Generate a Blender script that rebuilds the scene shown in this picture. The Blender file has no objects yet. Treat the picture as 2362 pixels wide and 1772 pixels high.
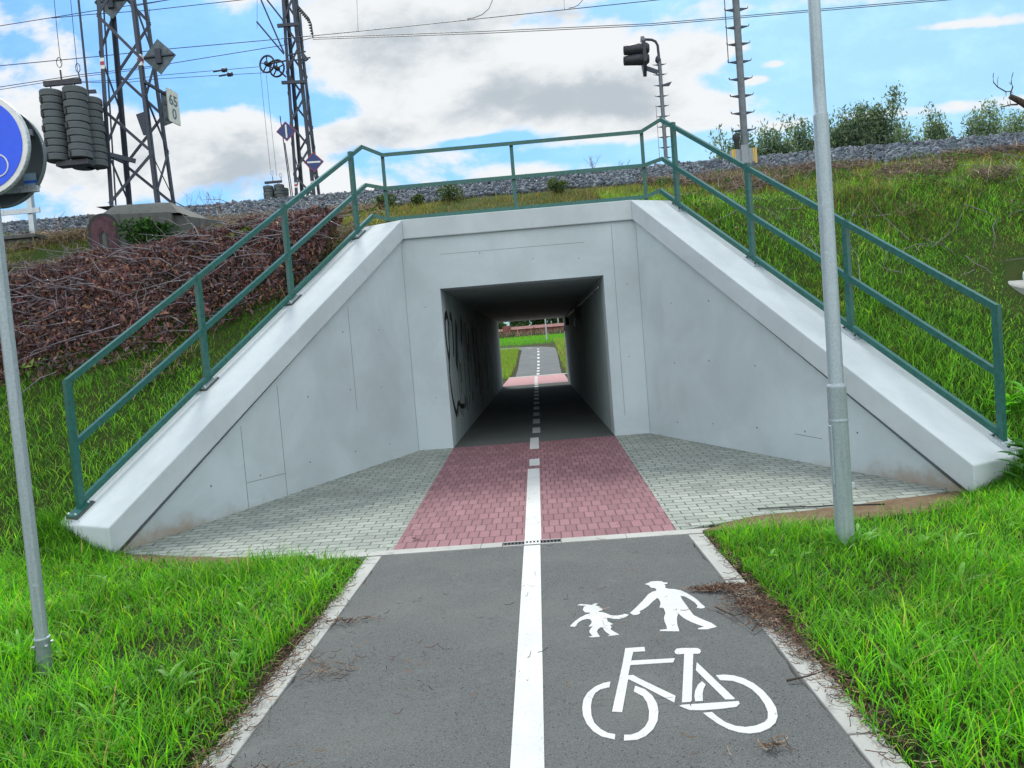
import bpy, math, random
import numpy as np
from mathutils import Vector, Matrix
from mathutils.geometry import tessellate_polygon
R = math.radians
random.seed(7)
rng = np.random.default_rng(11)
SC = bpy.context.scene
col = SC.collection

# ---------------------------------------------------------------- camera
CAM = np.array([0.156, 0.0, 1.481])
FPX, PITCH, ROLL, YAW = 1698.76, -0.0497164, -0.0797283, 0.0373689
def basis():
    cy, sy = math.cos(YAW), math.sin(YAW); cp, sp = math.cos(PITCH), math.sin(PITCH)
    f = np.array([-sy*cp, cy*cp, sp]); r0 = np.array([cy, sy, 0]); u0 = np.cross(r0, f)
    cr, sr = math.cos(ROLL), math.sin(ROLL)
    return cr*r0+sr*u0, -sr*r0+cr*u0, f
RT, UP, FW = basis()
cd = bpy.data.cameras.new('camera'); cam = bpy.data.objects.new('camera', cd); col.objects.link(cam)
cam.matrix_world = Matrix(((RT[0], UP[0], -FW[0], CAM[0]), (RT[1], UP[1], -FW[1], CAM[1]),
                           (RT[2], UP[2], -FW[2], CAM[2]), (0, 0, 0, 1)))
cd.sensor_width = 36; cd.lens = FPX/2362*36; cd.clip_start = .05; cd.clip_end = 6000
SC.camera = cam

# ---------------------------------------------------------------- light
SUN_EL, SUN_AZ = 50, -12            # azimuth measured from +y towards +x
sd = (math.sin(R(SUN_AZ))*math.cos(R(SUN_EL)), math.cos(R(SUN_AZ))*math.cos(R(SUN_EL)), math.sin(R(SUN_EL)))
sl = bpy.data.lights.new('sun', 'SUN'); sl.energy = 1.8; sl.angle = R(12); sl.color = (1, .955, .87)
so = bpy.data.objects.new('sun', sl); col.objects.link(so)
so.rotation_euler = Vector(sd).to_track_quat('Z', 'Y').to_euler()
SC.view_settings.view_transform = 'Standard'; SC.view_settings.look = 'None'
SC.view_settings.exposure = 0.98; SC.view_settings.gamma = 1
try: SC.view_settings.use_curve_mapping = False
except Exception: pass
SC.cycles.max_bounces = 8; SC.cycles.diffuse_bounces = 4; SC.cycles.transparent_max_bounces = 8

class NT:
    def __init__(s, tree):
        s.t = tree; s.n = tree.nodes; s.l = tree.links
    def put(s, inp, v):
        if v is None: return
        if hasattr(v, 'is_output'): s.l.new(v, inp)
        else: inp.default_value = v
    def math(s, op, a, b=None, c=None, clamp=False):
        n = s.n.new('ShaderNodeMath'); n.operation = op; n.use_clamp = clamp
        for i, v in enumerate((a, b, c)):
            if v is not None: s.put(n.inputs[i], v)
        return n.outputs[0]
    def mix(s, f, a, b, mode='MIX'):
        n = s.n.new('ShaderNodeMix'); n.data_type = 'RGBA'; n.blend_type = mode
        s.put(n.inputs[0], f)
        s.put(n.inputs[6], a if hasattr(a, 'is_output') else (*a, 1) if len(a) == 3 else a)
        s.put(n.inputs[7], b if hasattr(b, 'is_output') else (*b, 1) if len(b) == 3 else b)
        return n.outputs[2]
    def noise(s, vec, scale, detail=4, rough=.55, dist=0):
        n = s.n.new('ShaderNodeTexNoise'); n.inputs['Scale'].default_value = scale
        n.inputs['Detail'].default_value = detail; n.inputs['Roughness'].default_value = rough
        n.inputs['Distortion'].default_value = dist
        if vec is not None: s.l.new(vec, n.inputs['Vector'])
        return n.outputs['Fac']
    def vor(s, vec, scale, feature='F1'):
        n = s.n.new('ShaderNodeTexVoronoi'); n.feature = feature; n.inputs['Scale'].default_value = scale
        if vec is not None: s.l.new(vec, n.inputs['Vector'])
        return n.outputs['Distance']
    def ramp(s, v, lo, hi, smooth=True):
        n = s.n.new('ShaderNodeMapRange'); n.clamp = True
        if smooth: n.interpolation_type = 'SMOOTHSTEP'
        s.put(n.inputs[0], v); n.inputs[1].default_value = lo; n.inputs[2].default_value = hi
        n.inputs[3].default_value = 0; n.inputs[4].default_value = 1
        return n.outputs[0]
    def coord(s, kind='Object'):
        return s.n.new('ShaderNodeTexCoord').outputs[kind]
    def scale(s, vec, sx, sy, sz, rot=0):
        n = s.n.new('ShaderNodeMapping'); n.inputs['Scale'].default_value = (sx, sy, sz)
        n.inputs['Rotation'].default_value = (0, 0, rot)
        s.l.new(vec, n.inputs['Vector']); return n.outputs[0]
    def sep(s, vec):
        n = s.n.new('ShaderNodeSeparateXYZ'); s.l.new(vec, n.inputs[0]); return n.outputs
    def comb(s, x, y, z):
        n = s.n.new('ShaderNodeCombineXYZ'); s.put(n.inputs[0], x); s.put(n.inputs[1], y); s.put(n.inputs[2], z)
        return n.outputs[0]

# ---------------------------------------------------------------- sky with broken cloud
def uv_of(px, py):
    d = (px-1181)/FPX*RT - (py-886)/FPX*UP + FW
    return d[0]/d[1], d[2]/d[1]
w = bpy.data.worlds.new('World'); SC.world = w; w.use_nodes = True
w.node_tree.nodes.clear(); N = NT(w.node_tree)
sky = N.n.new('ShaderNodeTexSky'); sky.sky_type = 'NISHITA'; sky.sun_disc = False
sky.sun_elevation = R(SUN_EL); sky.sun_rotation = R(SUN_AZ); sky.air_density = 1.3; sky.dust_density = 1.5
SKY_S = 0.1
d = N.coord('Generated')
dx, dy, dz = N.sep(d)[:3]
ym = N.math('MAXIMUM', dy, .25)
u = N.math('DIVIDE', dx, ym); v = N.math('DIVIDE', dz, ym)
def blob(px, py, rx, ry, amp):
    u0, v0 = uv_of(px, py)
    a = N.math('DIVIDE', N.math('SUBTRACT', u, u0), rx/FPX)
    b = N.math('DIVIDE', N.math('SUBTRACT', v, v0), ry/FPX)
    e = N.math('ADD', N.math('MULTIPLY', a, a), N.math('MULTIPLY', b, b))
    return N.math('MULTIPLY', N.math('EXPONENT', N.math('MULTIPLY', e, -1)), amp)
def total(lst):
    t = None
    for q in lst:
        b = blob(*q); t = b if t is None else N.math('ADD', t, b)
    return t
# cloud plane coordinates, stretched sideways; a second look-up higher up gives lit tops and shaded bases
def field(shift):
    wv = N.comb(u, N.math('MULTIPLY', N.math('ADD', v, shift), 1.75), N.math('MULTIPLY', N.math('MINIMUM', dy, .25), 2.0))
    a_ = N.noise(wv, 3.6, 10, .55, .35); b_ = N.noise(wv, 13, 8, .62, .2)
    return N.math('ADD', N.math('MULTIPLY', N.math('SUBTRACT', a_, .5), 1.9), N.math('MULTIPLY', N.math('SUBTRACT', b_, .5), .55)), b_
f0, nb = field(0.0); f1, _ = field(.035)
cover = total([  # (px, py, rx, ry, amount): cloud banks and blue gaps
    (430, 170, 210, 85, -.55), (560, 100, 120, 60, -.42), (330, 60, 140, 70, -.40), (640, 235, 110, 50, -.30), (60, 110, 60, 30, -.25),
    (390, 235, 50, 40, -.2), (2200, 120, 440, 120, -.75), (1930, 150, 180, 60, -.35), (1640, 330, 180, 40, -.35), (1560, 395, 140, 30, -.3), (1660, 40, 110, 50, .2),
    (1270, 145, 160, 30, -.22), (740, 255, 90, 30, -.42), (1075, 330, 150, 16, -.40), (1300, 355, 120, 20, -.32), (2150, 250, 480, 28, .62), (2200, 60, 220, 16, .55), (2050, 165, 200, 12, .42), (1500, 250, 200, 16, .3),
    (480, 340, 250, 85, .45), (150, 330, 260, 160, .35), (900, 310, 170, 38, .35), (1250, 215, 380, 70, .42),
    (880, 70, 260, 90, .35), (1560, 145, 110, 40, .22), (100, 60, 130, 60, .22), (1790, 148, 42, 15, .75), (1690, 110, 60, 18, .30),
    (1760, 182, 55, 13, .55), (1630, 120, 50, 34, .35), (1930, 105, 30, 9, .5), (1450, 300, 160, 30, .22), (1700, 235, 200, 26, .22), (1000, 180, 400, 60, .22)])
dens = N.math('ADD', N.math('ADD', f0, cover), N.math('ADD', .50, N.math('MULTIPLY', N.ramp(dy, .25, -.3), .25)))
mask = N.ramp(dens, .38, .62)
thick = N.math('ADD', N.math('SUBTRACT', dens, 1.02), total([
    (1290, 228, 300, 36, .36), (870, 110, 170, 70, .30), (1440, 235, 130, 30, .22), (480, 440, 330, 50, .30), (540, 400, 120, 30, .15),
    (850, 350, 90, 30, .16), (1050, 60, 240, 60, .14), (100, 300, 150, 60, .14), (700, 365, 130, 40, .18), (60, 130, 80, 30, .15)]))
lit = N.math('MULTIPLY', N.math('SUBTRACT', f1, f0), 1.5)
grey = N.ramp(N.math('ADD', N.math('ADD', thick, lit), N.math('MULTIPLY', N.math('SUBTRACT', nb, .5), 1.3)), -.38, .55)
CL = 0.465
ccol = N.mix(grey, (.99*CL, 1.02*CL, 1.04*CL), (.56*CL, .63*CL, .69*CL))
# unseen clouds behind the viewer face the sun; brightness raised to light the walls
back = N.math('ADD', 1.0, N.math('MULTIPLY', N.ramp(dy, .15, -.5), 1.0))
ccol = N.mix(1.0, ccol, N.comb(back, back, back), 'MULTIPLY')
skyv = N.mix(1.0, sky.outputs[0], (SKY_S*.245, SKY_S*.47, SKY_S*.76), 'MULTIPLY')
# thin high veil that pales the blue towards the right
veil = N.math('MULTIPLY', N.math('ADD', N.ramp(u, -.15, .35), N.math('MULTIPLY', N.ramp(nb, .4, .75), .4)), .38)
skyv = N.mix(N.math('MULTIPLY', veil, 1.35), skyv, (.34, .54, .60))
full = N.mix(mask, skyv, ccol)
bg = N.n.new('ShaderNodeBackground'); N.l.new(full, bg.inputs[0]); bg.inputs[1].default_value = 1.0
wo = N.n.new('ShaderNodeOutputWorld'); N.l.new(bg.outputs[0], wo.inputs[0])

# ---------------------------------------------------------------- pixel of the photograph -> place at a stated distance
def ray(px, py): return (px-1181)/FPX*RT - (py-886)/FPX*UP + FW
def AY(px, py, Y): d = ray(px, py); return tuple(CAM + d*(Y/d[1]))
def AZ(px, py, Z): d = ray(px, py); return tuple(CAM + d*((Z-CAM[2])/d[2]))
def AX(px, py, X): d = ray(px, py); return tuple(CAM + d*((X-CAM[0])/d[0]))

# ---------------------------------------------------------------- object helpers
def tag(o, label=None, cat=None, group=None, kind=None):
    if label: o['label'] = label
    if cat: o['category'] = cat
    if group: o['group'] = group
    if kind: o['kind'] = kind
    return o
def empty(name, loc=(0, 0, 0), rz=0):
    o = bpy.data.objects.new(name, None); col.objects.link(o); o.location = loc
    o.rotation_euler = (0, 0, rz); o.empty_display_size = .1
    return o
def link(name, me, mats, parent=None):
    for m in (mats if isinstance(mats, (list, tuple)) else [mats]): me.materials.append(m)
    o = bpy.data.objects.new(name, me); col.objects.link(o)
    if parent is not None: o.parent = parent; keep_local(o, parent)
    return o
def keep_local(o, parent):
    # geometry below is written in world coordinates: undo the chain of parent transforms
    m = Matrix.Identity(4); p = parent
    while p is not None:
        b = Matrix.Translation(p.location) @ p.rotation_euler.to_matrix().to_4x4()
        m = p.matrix_parent_inverse @ b @ m if False else (p.matrix_parent_inverse @ b) @ m; p = p.parent
    o.matrix_parent_inverse = m.inverted()
class MB:
    def __init__(s): s.v = []; s.f = []; s.m = []; s.sm = []
    def add(s, vs, fs, mi=0, smooth=False):
        b = len(s.v); s.v += [tuple(map(float, q)) for q in vs]
        for f in fs: s.f.append([b+i for i in f]); s.m.append(mi); s.sm.append(smooth)
        return s
    def box(s, lo, hi, mi=0):
        x0, y0, z0 = lo; x1, y1, z1 = hi
        return s.add([(x0,y0,z0),(x1,y0,z0),(x1,y1,z0),(x0,y1,z0),(x0,y0,z1),(x1,y0,z1),(x1,y1,z1),(x0,y1,z1)],
                     [(0,3,2,1),(4,5,6,7),(0,1,5,4),(1,2,6,5),(2,3,7,6),(3,0,4,7)], mi)
    def frame(s, p, q, up):
        p, q = Vector(p), Vector(q); t = (q-p).normalized(); up = Vector(up)
        a = t.cross(up)
        if a.length < 1e-4: a = t.cross(Vector((1, 0, 0)))
        a.normalize(); b = a.cross(t).normalized()
        return p, q, t, a, b
    def bar(s, p, q, wd, ht, up=(0, 0, 1), oa=0, ob=0, mi=0):
        p, q, t, a, b = s.frame(p, q, up); o = a*oa + b*ob
        vs = []
        for c in (p, q):
            for x, y in ((-1,-1),(1,-1),(1,1),(-1,1)): vs.append(c+o+a*(x*wd/2)+b*(y*ht/2))
        return s.add(vs, [(0,3,2,1),(4,5,6,7),(0,1,5,4),(1,2,6,5),(2,3,7,6),(3,0,4,7)], mi)
    def angle(s, p, q, wd, th, up=(0, 0, 1), sgn=1, mi=0):
        s.bar(p, q, wd, th, up, 0, -th/2, mi)
        return s.bar(p, q, th, wd-th, up, sgn*(wd/2-th/2), -th-(wd-th)/2, mi)
    def tube(s, pts, r, n=8, mi=0, smooth=True, cap=True):
        pts = [Vector(p) for p in pts]; rs = r if isinstance(r, (list, tuple)) else [r]*len(pts)
        b0 = len(s.v); fs = []; vs = []
        ref = Vector((0, 0, 1))
        for i, p in enumerate(pts):
            t = (pts[min(i+1, len(pts)-1)]-pts[max(i-1, 0)]).normalized()
            a = t.cross(ref)
            if a.length < .05: a = t.cross(Vector((1, 0, 0)))
            a.normalize(); b = t.cross(a).normalized()
            for k in range(n):
                an = 2*math.pi*k/n; vs.append(p+a*math.cos(an)*rs[i]+b*math.sin(an)*rs[i])
        for i in range(len(pts)-1):
            for k in range(n):
                k2 = (k+1) % n; fs.append((i*n+k, i*n+k2, (i+1)*n+k2, (i+1)*n+k))
        s.add(vs, fs, mi, smooth)
        if cap:
            s.add([vs[k] for k in range(n)], [tuple(range(n))[::-1]], mi)
            s.add([vs[(len(pts)-1)*n+k] for k in range(n)], [tuple(range(n))], mi)
        return s
    def prism(s, poly, vec, mi=0):
        n = len(poly); P = [Vector(p) for p in poly]; vec = Vector(vec)
        tri = tessellate_polygon([P])
        b = len(s.v); s.v += [tuple(p) for p in P] + [tuple(p+vec) for p in P]
        for t in tri:
            s.f.append([b+i for i in t]); s.m.append(mi); s.sm.append(False)
            s.f.append([b+n+i for i in t[::-1]]); s.m.append(mi); s.sm.append(False)
        for i in range(n):
            j = (i+1) % n; s.f.append([b+i, b+j, b+n+j, b+n+i]); s.m.append(mi); s.sm.append(False)
        return s
    def lathe(s, prof, c, axis=(0, 0, 1), n=24, mi=0, smooth=True):
        c = Vector(c); ax = Vector(axis).normalized()
        a = ax.cross(Vector((0, 0, 1)))
        if a.length < .05: a = Vector((1, 0, 0))
        a.normalize(); b = ax.cross(a)
        vs = []
        for r_, h_ in prof:
            for k in range(n):
                an = 2*math.pi*k/n; vs.append(c+ax*h_+a*math.cos(an)*r_+b*math.sin(an)*r_)
        fs = [(i*n+k, i*n+(k+1) % n, (i+1)*n+(k+1) % n, (i+1)*n+k) for i in range(len(prof)-1) for k in range(n)]
        return s.add(vs, fs, mi, smooth)
    def build(s, name, mats, parent=None, bevel=0, fixn=True):
        me = bpy.data.meshes.new(name); me.from_pydata(s.v, [], s.f); me.update()
        me.polygons.foreach_set('material_index', s.m)
        me.polygons.foreach_set('use_smooth', s.sm)
        if fixn:
            import bmesh
            bm = bmesh.new(); bm.from_mesh(me); bmesh.ops.recalc_face_normals(bm, faces=bm.faces[:]); bm.to_mesh(me); bm.free()
        o = link(name, me, mats, parent)
        if bevel:
            md = o.modifiers.new('bevel', 'BEVEL'); md.width = bevel; md.segments = 2; md.limit_method = 'ANGLE'
        return o
def numpy_mesh(name, V, faces_list, mats, cols=None, parent=None, smooth=False):
    """V (n,3); faces_list = list of index arrays (m,k)"""
    me = bpy.data.meshes.new(name)
    nf = sum(len(f) for f in faces_list); nl = sum(f.size for f in faces_list)
    me.vertices.add(len(V)); me.vertices.foreach_set('co', np.ascontiguousarray(V, dtype=np.float32).ravel())
    me.loops.add(nl); me.polygons.add(nf)
    me.loops.foreach_set('vertex_index', np.concatenate([f.ravel() for f in faces_list]).astype(np.int32))
    tot = np.concatenate([np.full(len(f), f.shape[1]) for f in faces_list])
    st = np.concatenate([[0], np.cumsum(tot)[:-1]]).astype(np.int32)
    me.polygons.foreach_set('loop_start', st)
    if smooth: me.polygons.foreach_set('use_smooth', np.ones(nf, dtype=bool))
    me.update(calc_edges=True); me.validate()
    if cols is not None:
        a = me.attributes.new('tint', 'FLOAT_COLOR', 'POINT')
        c4 = np.ones((len(V), 4), dtype=np.float32); c4[:, :3] = cols
        a.data.foreach_set('color', c4.ravel())
    return link(name, me, mats, parent)
def copy_tree(o, parent=None):
    c = o.copy(); col.objects.link(c)
    if parent is not None: c.parent = parent
    for ch in [q for q in bpy.data.objects if q.parent is o]: copy_tree(ch, c)
    return c

# ---------------------------------------------------------------- materials
def base(name):
    m = bpy.data.materials.new(name); m.use_nodes = True; n = NT(m.node_tree)
    return m, n, n.n['Principled BSDF']
def bump(n, p, h, dist, strength=1.0):
    b = n.n.new('ShaderNodeBump'); b.inputs['Distance'].default_value = dist; b.inputs['Strength'].default_value = strength
    n.put(b.inputs['Height'], h); n.l.new(b.outputs[0], p.inputs['Normal'])
def flat(name, c, rough=.6, metal=0, var=.12, scale=30, bmp=0):
    m, n, p = base(name); co = n.coord()
    k = n.noise(co, scale, 5)
    lo = tuple(x*(1-var) for x in c); hi = tuple(min(1, x*(1+var)) for x in c)
    n.l.new(n.mix(n.ramp(k, .3, .7), lo, hi), p.inputs['Base Color'])
    p.inputs['Roughness'].default_value = rough; p.inputs['Metallic'].default_value = metal
    if bmp: bump(n, p, k, bmp)
    return m
def concrete(name, c=(.40, .43, .46), dirt=(.20, .14, .08), streak=0.0, dirt_top=0.0, grime=.35):
    m, n, p = base(name); co = n.coord()
    big = n.noise(co, .9, 5, .6, .4); fine = n.noise(co, 45, 4, .7); mid = n.noise(co, 7, 6, .65)
    cc = n.mix(n.ramp(big, .3, .7), tuple(x*.88 for x in c), tuple(x*1.06 for x in c))
    cc = n.mix(n.math('MULTIPLY', n.ramp(mid, .52, .72), grime*.5), cc, tuple(x*.62 for x in c))
    # small air holes of cast concrete
    pit = n.ramp(n.vor(co, 26), .10, .04)
    gate = n.ramp(n.noise(co, 5, 3), .55, .62)
    cc = n.mix(n.math('MULTIPLY', n.math('MULTIPLY', pit, gate), .5), cc, tuple(x*.35 for x in c))
    if streak:
        s_ = n.noise(n.scale(co, 9, 9, .5), 1.5, 6, .7)
        cc = n.mix(n.math('MULTIPLY', n.ramp(s_, .48, .68), streak), cc, tuple(x*.45 for x in c))
    if dirt is not None and dirt_top:
        z = n.sep(co)[2]
        h = n.math('ADD', z, n.math('MULTIPLY', n.math('SUBTRACT', n.noise(co, 3.5, 6, .7), .5), .6))
        yy = n.sep(co)[1]
        # splash line is highest at the open ends of the wing walls, where bare soil lies against them
        h = n.math('ADD', h, n.math('MULTIPLY', n.math('MAXIMUM', n.math('SUBTRACT', yy, 7.2), 0), .12))
        cc = n.mix(n.math('MULTIPLY', n.ramp(h, dirt_top, -.22), .85), cc, dirt)
    n.l.new(cc, p.inputs['Base Color']); p.inputs['Roughness'].default_value = .85
    bump(n, p, n.math('ADD', n.math('MULTIPLY', fine, .5), mid), .004, .6)
    return m
def pavers(name, bw, bh, c1, c2, mortar, rot=0, dirt=.3):
    m, n, p = base(name); co = n.coord()
    cs = n.scale(co, 1, 1, 1, rot)
    # slight waviness so the courses are not ruler straight
    wv = n.n.new('ShaderNodeVectorMath'); wv.operation = 'ADD'
    nz = n.n.new('ShaderNodeTexNoise'); nz.inputs['Scale'].default_value = 3; n.l.new(co, nz.inputs['Vector'])
    sc = n.n.new('ShaderNodeVectorMath'); sc.operation = 'SCALE'; sc.inputs['Scale'].default_value = .014
    n.l.new(nz.outputs['Color'], sc.inputs[0]); n.l.new(cs, wv.inputs[0]); n.l.new(sc.outputs[0], wv.inputs[1])
    b = n.n.new('ShaderNodeTexBrick'); n.l.new(wv.outputs[0], b.inputs['Vector'])
    b.inputs['Scale'].default_value = 1; b.inputs['Brick Width'].default_value = bw; b.inputs['Row Height'].default_value = bh
    b.inputs['Mortar Size'].default_value = .0065; b.inputs['Mortar Smooth'].default_value = .35; b.inputs['Bias'].default_value = 0
    b.offset = .5; b.squash = 1
    b.inputs['Color1'].default_value = (*c1, 1); b.inputs['Color2'].default_value = (*c2, 1); b.inputs['Mortar'].default_value = (*mortar, 1)
    g = n.ramp(n.noise(co, 1.3, 6, .65), .42, .75)
    cc = n.mix(n.math('MULTIPLY', g, dirt), b.outputs['Color'], tuple(x*.55 for x in c1))
    sp = n.noise(co, 160, 3, .7)
    cc = n.mix(.5, cc, n.mix(n.ramp(sp, .3, .7), tuple(x*.6 for x in c1), tuple(min(1, x*1.45) for x in c2)), 'SOFT_LIGHT')
    n.l.new(cc, p.inputs['Base Color']); p.inputs['Roughness'].default_value = .88
    hgt = n.math('SUBTRACT', n.math('MULTIPLY', sp, .15), b.outputs['Fac'])
    bump(n, p, hgt, .006, .9)
    return m
def asphalt(name, c=(.075, .08, .085), k=1.0):
    m, n, p = base(name); co = n.coord()
    v1 = n.vor(co, 130); f = n.noise(co, 260, 3, .8); big = n.noise(co, .8, 5, .6); mid = n.noise(co, 6, 5, .65)
    cc = n.mix(n.ramp(f, .35, .68), tuple(x*.55 for x in c), tuple(x*1.65 for x in c))
    f2 = n.noise(co, 95, 4, .75)
    cc = n.mix(n.math('MULTIPLY', n.ramp(f2, .60, .72), .5), cc, tuple(x*.25 for x in c))
    cc = n.mix(n.math('MULTIPLY', n.ramp(f2, .40, .28), .55), cc, tuple(x*1.9 for x in c))
    cc = n.mix(n.math('MULTIPLY', n.ramp(v1, .16, .02), .5), cc, tuple(x*2.6 for x in c))
    cc = n.mix(n.math('MULTIPLY', n.ramp(n.vor(co, 34), .22, .10), .8), cc, tuple(x*.22 for x in c))
    cc = n.mix(n.math('MULTIPLY', n.ramp(big, .4, .7), .45), cc, tuple(x*y for x, y in zip(c, (1.55, 1.5, 1.4))))
    cc = n.mix(n.math('MULTIPLY', n.ramp(mid, .55, .75), .3), cc, tuple(x*1.7 for x in c))
    n.l.new(cc, p.inputs['Base Color']); p.inputs['Roughness'].default_value = .92
    p.inputs['Specular IOR Level'].default_value = .25
    bump(n, p, n.math('ADD', f, n.math('MULTIPLY', v1, 2)), .004, .8)
    return m
def paint(name, c=(.52, .54, .54)):
    m, n, p = base(name); co = n.coord()
    f = n.noise(co, 150, 4, .8); big = n.noise(co, 2.2, 5, .7); crack = n.vor(n.scale(co, 40, 18, 1), 1.0, 'DISTANCE_TO_EDGE')
    cc = n.mix(n.math('MULTIPLY', n.ramp(big, .40, .75), .45), c, (.36, .375, .37))
    cc = n.mix(n.math('MULTIPLY', n.ramp(f, .61, .68), .75), cc, (.14, .145, .15))
    cc = n.mix(n.math('MULTIPLY', n.ramp(n.noise(n.scale(co, 1, .5, 1), 45, 5, .8), .58, .68), .4), cc, (.28, .29, .29))
    cc = n.mix(n.math('MULTIPLY', n.math('MULTIPLY', n.ramp(crack, .02, .0), n.ramp(n.noise(co, 9, 3), .52, .6)), .8), cc, (.14, .14, .14))
    n.l.new(cc, p.inputs['Base Color']); p.inputs['Roughness'].default_value = .7
    bump(n, p, f, .003, .6)
    return m
def galv(name, c=(.42, .47, .50), metal=.55, rough=.42, sp_k=1.0):
    m, n, p = base(name); co = n.coord()
    sp = n.vor(co, 55); st = n.noise(n.scale(co, 30, 30, 1.5), 1, 5, .7); s2 = n.noise(co, 14, 5)
    cc = n.mix(n.ramp(sp, .1, .7), tuple(x*(1-.22*sp_k) for x in c), tuple(x*(1+.2*sp_k) for x in c))
    cc = n.mix(n.math('MULTIPLY', n.ramp(st, .45, .7), .5), cc, tuple(x*.62 for x in c))
    cc = n.mix(n.math('MULTIPLY', n.ramp(s2, .62, .74), .5), cc, tuple(min(1, x*1.5) for x in c))
    n.l.new(cc, p.inputs['Base Color']); p.inputs['Roughness'].default_value = rough; p.inputs['Metallic'].default_value = metal
    bump(n, p, s2, .001)
    return m
def leafmat(name, trans=.45, rough=.55, gain=1.0, tc=(1, 1, .55)):
    m, n, p = base(name)
    a = n.n.new('ShaderNodeAttribute'); a.attribute_name = 'tint'
    n.l.new(a.outputs['Color'], p.inputs['Base Color']); p.inputs['Roughness'].default_value = rough
    p.inputs['Specular IOR Level'].default_value = .35
    t = n.n.new('ShaderNodeBsdfTranslucent')
    n.l.new(n.mix(1.0, a.outputs['Color'], tuple(1.5*gain*x for x in tc), 'MULTIPLY'), t.inputs[0])
    mx = n.n.new('ShaderNodeMixShader'); mx.inputs[0].default_value = trans
    n.l.new(p.outputs[0], mx.inputs[1]); n.l.new(t.outputs[0], mx.inputs[2])
    n.l.new(mx.outputs[0], n.n['Material Output'].inputs[0])
    return m
def soil(name, a, b, c3, bumpd=.03, sc=4):
    m, n, p = base(name); co = n.coord()
    k = n.noise(co, sc, 7, .7); f = n.noise(co, 60, 5, .8)
    cc = n.mix(n.ramp(k, .35, .65), a, b); cc = n.mix(n.ramp(f, .45, .75), cc, c3)
    n.l.new(cc, p.inputs['Base Color']); p.inputs['Roughness'].default_value = .95
    p.inputs['Specular IOR Level'].default_value = .1
    bump(n, p, n.math('ADD', k, f), bumpd)
    return m
M = {}
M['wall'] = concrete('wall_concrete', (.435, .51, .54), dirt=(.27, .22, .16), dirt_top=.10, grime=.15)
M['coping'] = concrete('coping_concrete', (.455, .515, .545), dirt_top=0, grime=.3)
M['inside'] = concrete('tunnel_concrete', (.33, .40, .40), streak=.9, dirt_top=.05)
M['old'] = concrete('old_concrete', (.085, .095, .09), streak=.6, grime=1.0)
M['kerb'] = concrete('kerb_concrete', (.35, .36, .345), grime=1.5, dirt=(.12,.10,.07))
M['seam'] = flat('seam_dark', (.17, .19, .20), .9)
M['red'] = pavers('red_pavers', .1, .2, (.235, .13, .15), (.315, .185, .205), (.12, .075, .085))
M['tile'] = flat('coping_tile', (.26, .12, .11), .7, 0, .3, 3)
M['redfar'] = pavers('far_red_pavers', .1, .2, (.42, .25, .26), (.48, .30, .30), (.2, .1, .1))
M['grey'] = pavers('grey_pavers', .2, .1, (.255, .285, .265), (.35, .38, .35), (.075, .08, .07), dirt=.5)
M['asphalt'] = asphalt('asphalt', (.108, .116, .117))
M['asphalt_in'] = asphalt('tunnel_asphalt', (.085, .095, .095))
M['asphalt_far'] = asphalt('far_asphalt', (.11, .12, .125))
M['paint'] = paint('road_paint')
M['green'] = flat('green_paint', (.012, .098, .082), .3, 0, .2, 20)
M['galv'] = galv('galvanised_steel')
M['pole'] = galv('galvanised_pole', (.33, .40, .43), .35, .5, .35)
M['mast'] = galv('mast_steel', (.045, .057, .08), .2, .6)
M['dark'] = flat('dark_steel', (.03, .035, .045), .5, .2, .3, 12)
M['weight'] = concrete('weight_concrete', (.10, .12, .13), grime=1.2)
M['black'] = flat('black_plastic', (.015, .017, .02), .5)
M['wire'] = flat('wire', (.03, .032, .04), .5, .3)
M['blue'] = flat('sign_blue', (.0, .085, .85), .35, 0, .04)
M['white'] = flat('white_sheet', (.72, .74, .72), .4, 0, .06)
M['bluedk'] = flat('signal_blue', (.01, .035, .16), .4, 0, .06)
M['redp'] = flat('red_paint', (.42, .03, .06), .5, 0, .2)
M['maroon'] = flat('maroon_spray', (.07, .03, .042), .8, 0, .4, 9)
M['spray'] = flat('black_spray', (.008, .009, .01), .6)
M['yellow'] = flat('yellow_paint', (.65, .42, .03), .5)
M['boxgrey'] = flat('cabinet_grey', (.25, .29, .31), .5)
M['bark'] = soil('bark', (.07, .055, .045), (.12, .10, .085), (.05, .04, .03), .02, 12)
M['twig'] = flat('dry_twig', (.20, .13, .10), .85, 0, .5, 7)
M['greytwig'] = flat('grey_twig', (.13, .12, .14), .85, 0, .4, 7)
M['soil'] = soil('soil', (.035, .045, .018), (.06, .055, .028), (.025, .03, .012))
M['bank'] = soil('bank_soil', (.045, .10, .018), (.08, .10, .03), (.035, .06, .012), .05)
M['bare'] = soil('bare_earth', (.17, .115, .07), (.22, .16, .11), (.11, .08, .05), .015, 9)
M['stonebed'] = soil('ballast_bed', (.035, .048, .065), (.06, .08, .105), (.02, .026, .034), .05, 14)
M['blade'] = leafmat('grass_blade', .5)
M['leaf'] = leafmat('leaf', .4)
M['dryleaf'] = leafmat('dry_leaf', .12, .7, tc=(1, .9, .8))
M['needle'] = leafmat('needle_litter', .1, .8, tc=(1, 1, 1))
M['stone'] = None
def stone_mat():
    m, n, p = base('ballast_stone')
    a = n.n.new('ShaderNodeAttribute'); a.attribute_name = 'tint'
    f = n.noise(n.coord(), 40, 4)
    n.l.new(n.mix(n.math('MULTIPLY', n.ramp(f, .4, .7), .35), a.outputs['Color'], (.16, .18, .2)), p.inputs['Base Color'])
    p.inputs['Roughness'].default_value = .8
    return m
M['stone'] = stone_mat()
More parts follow.
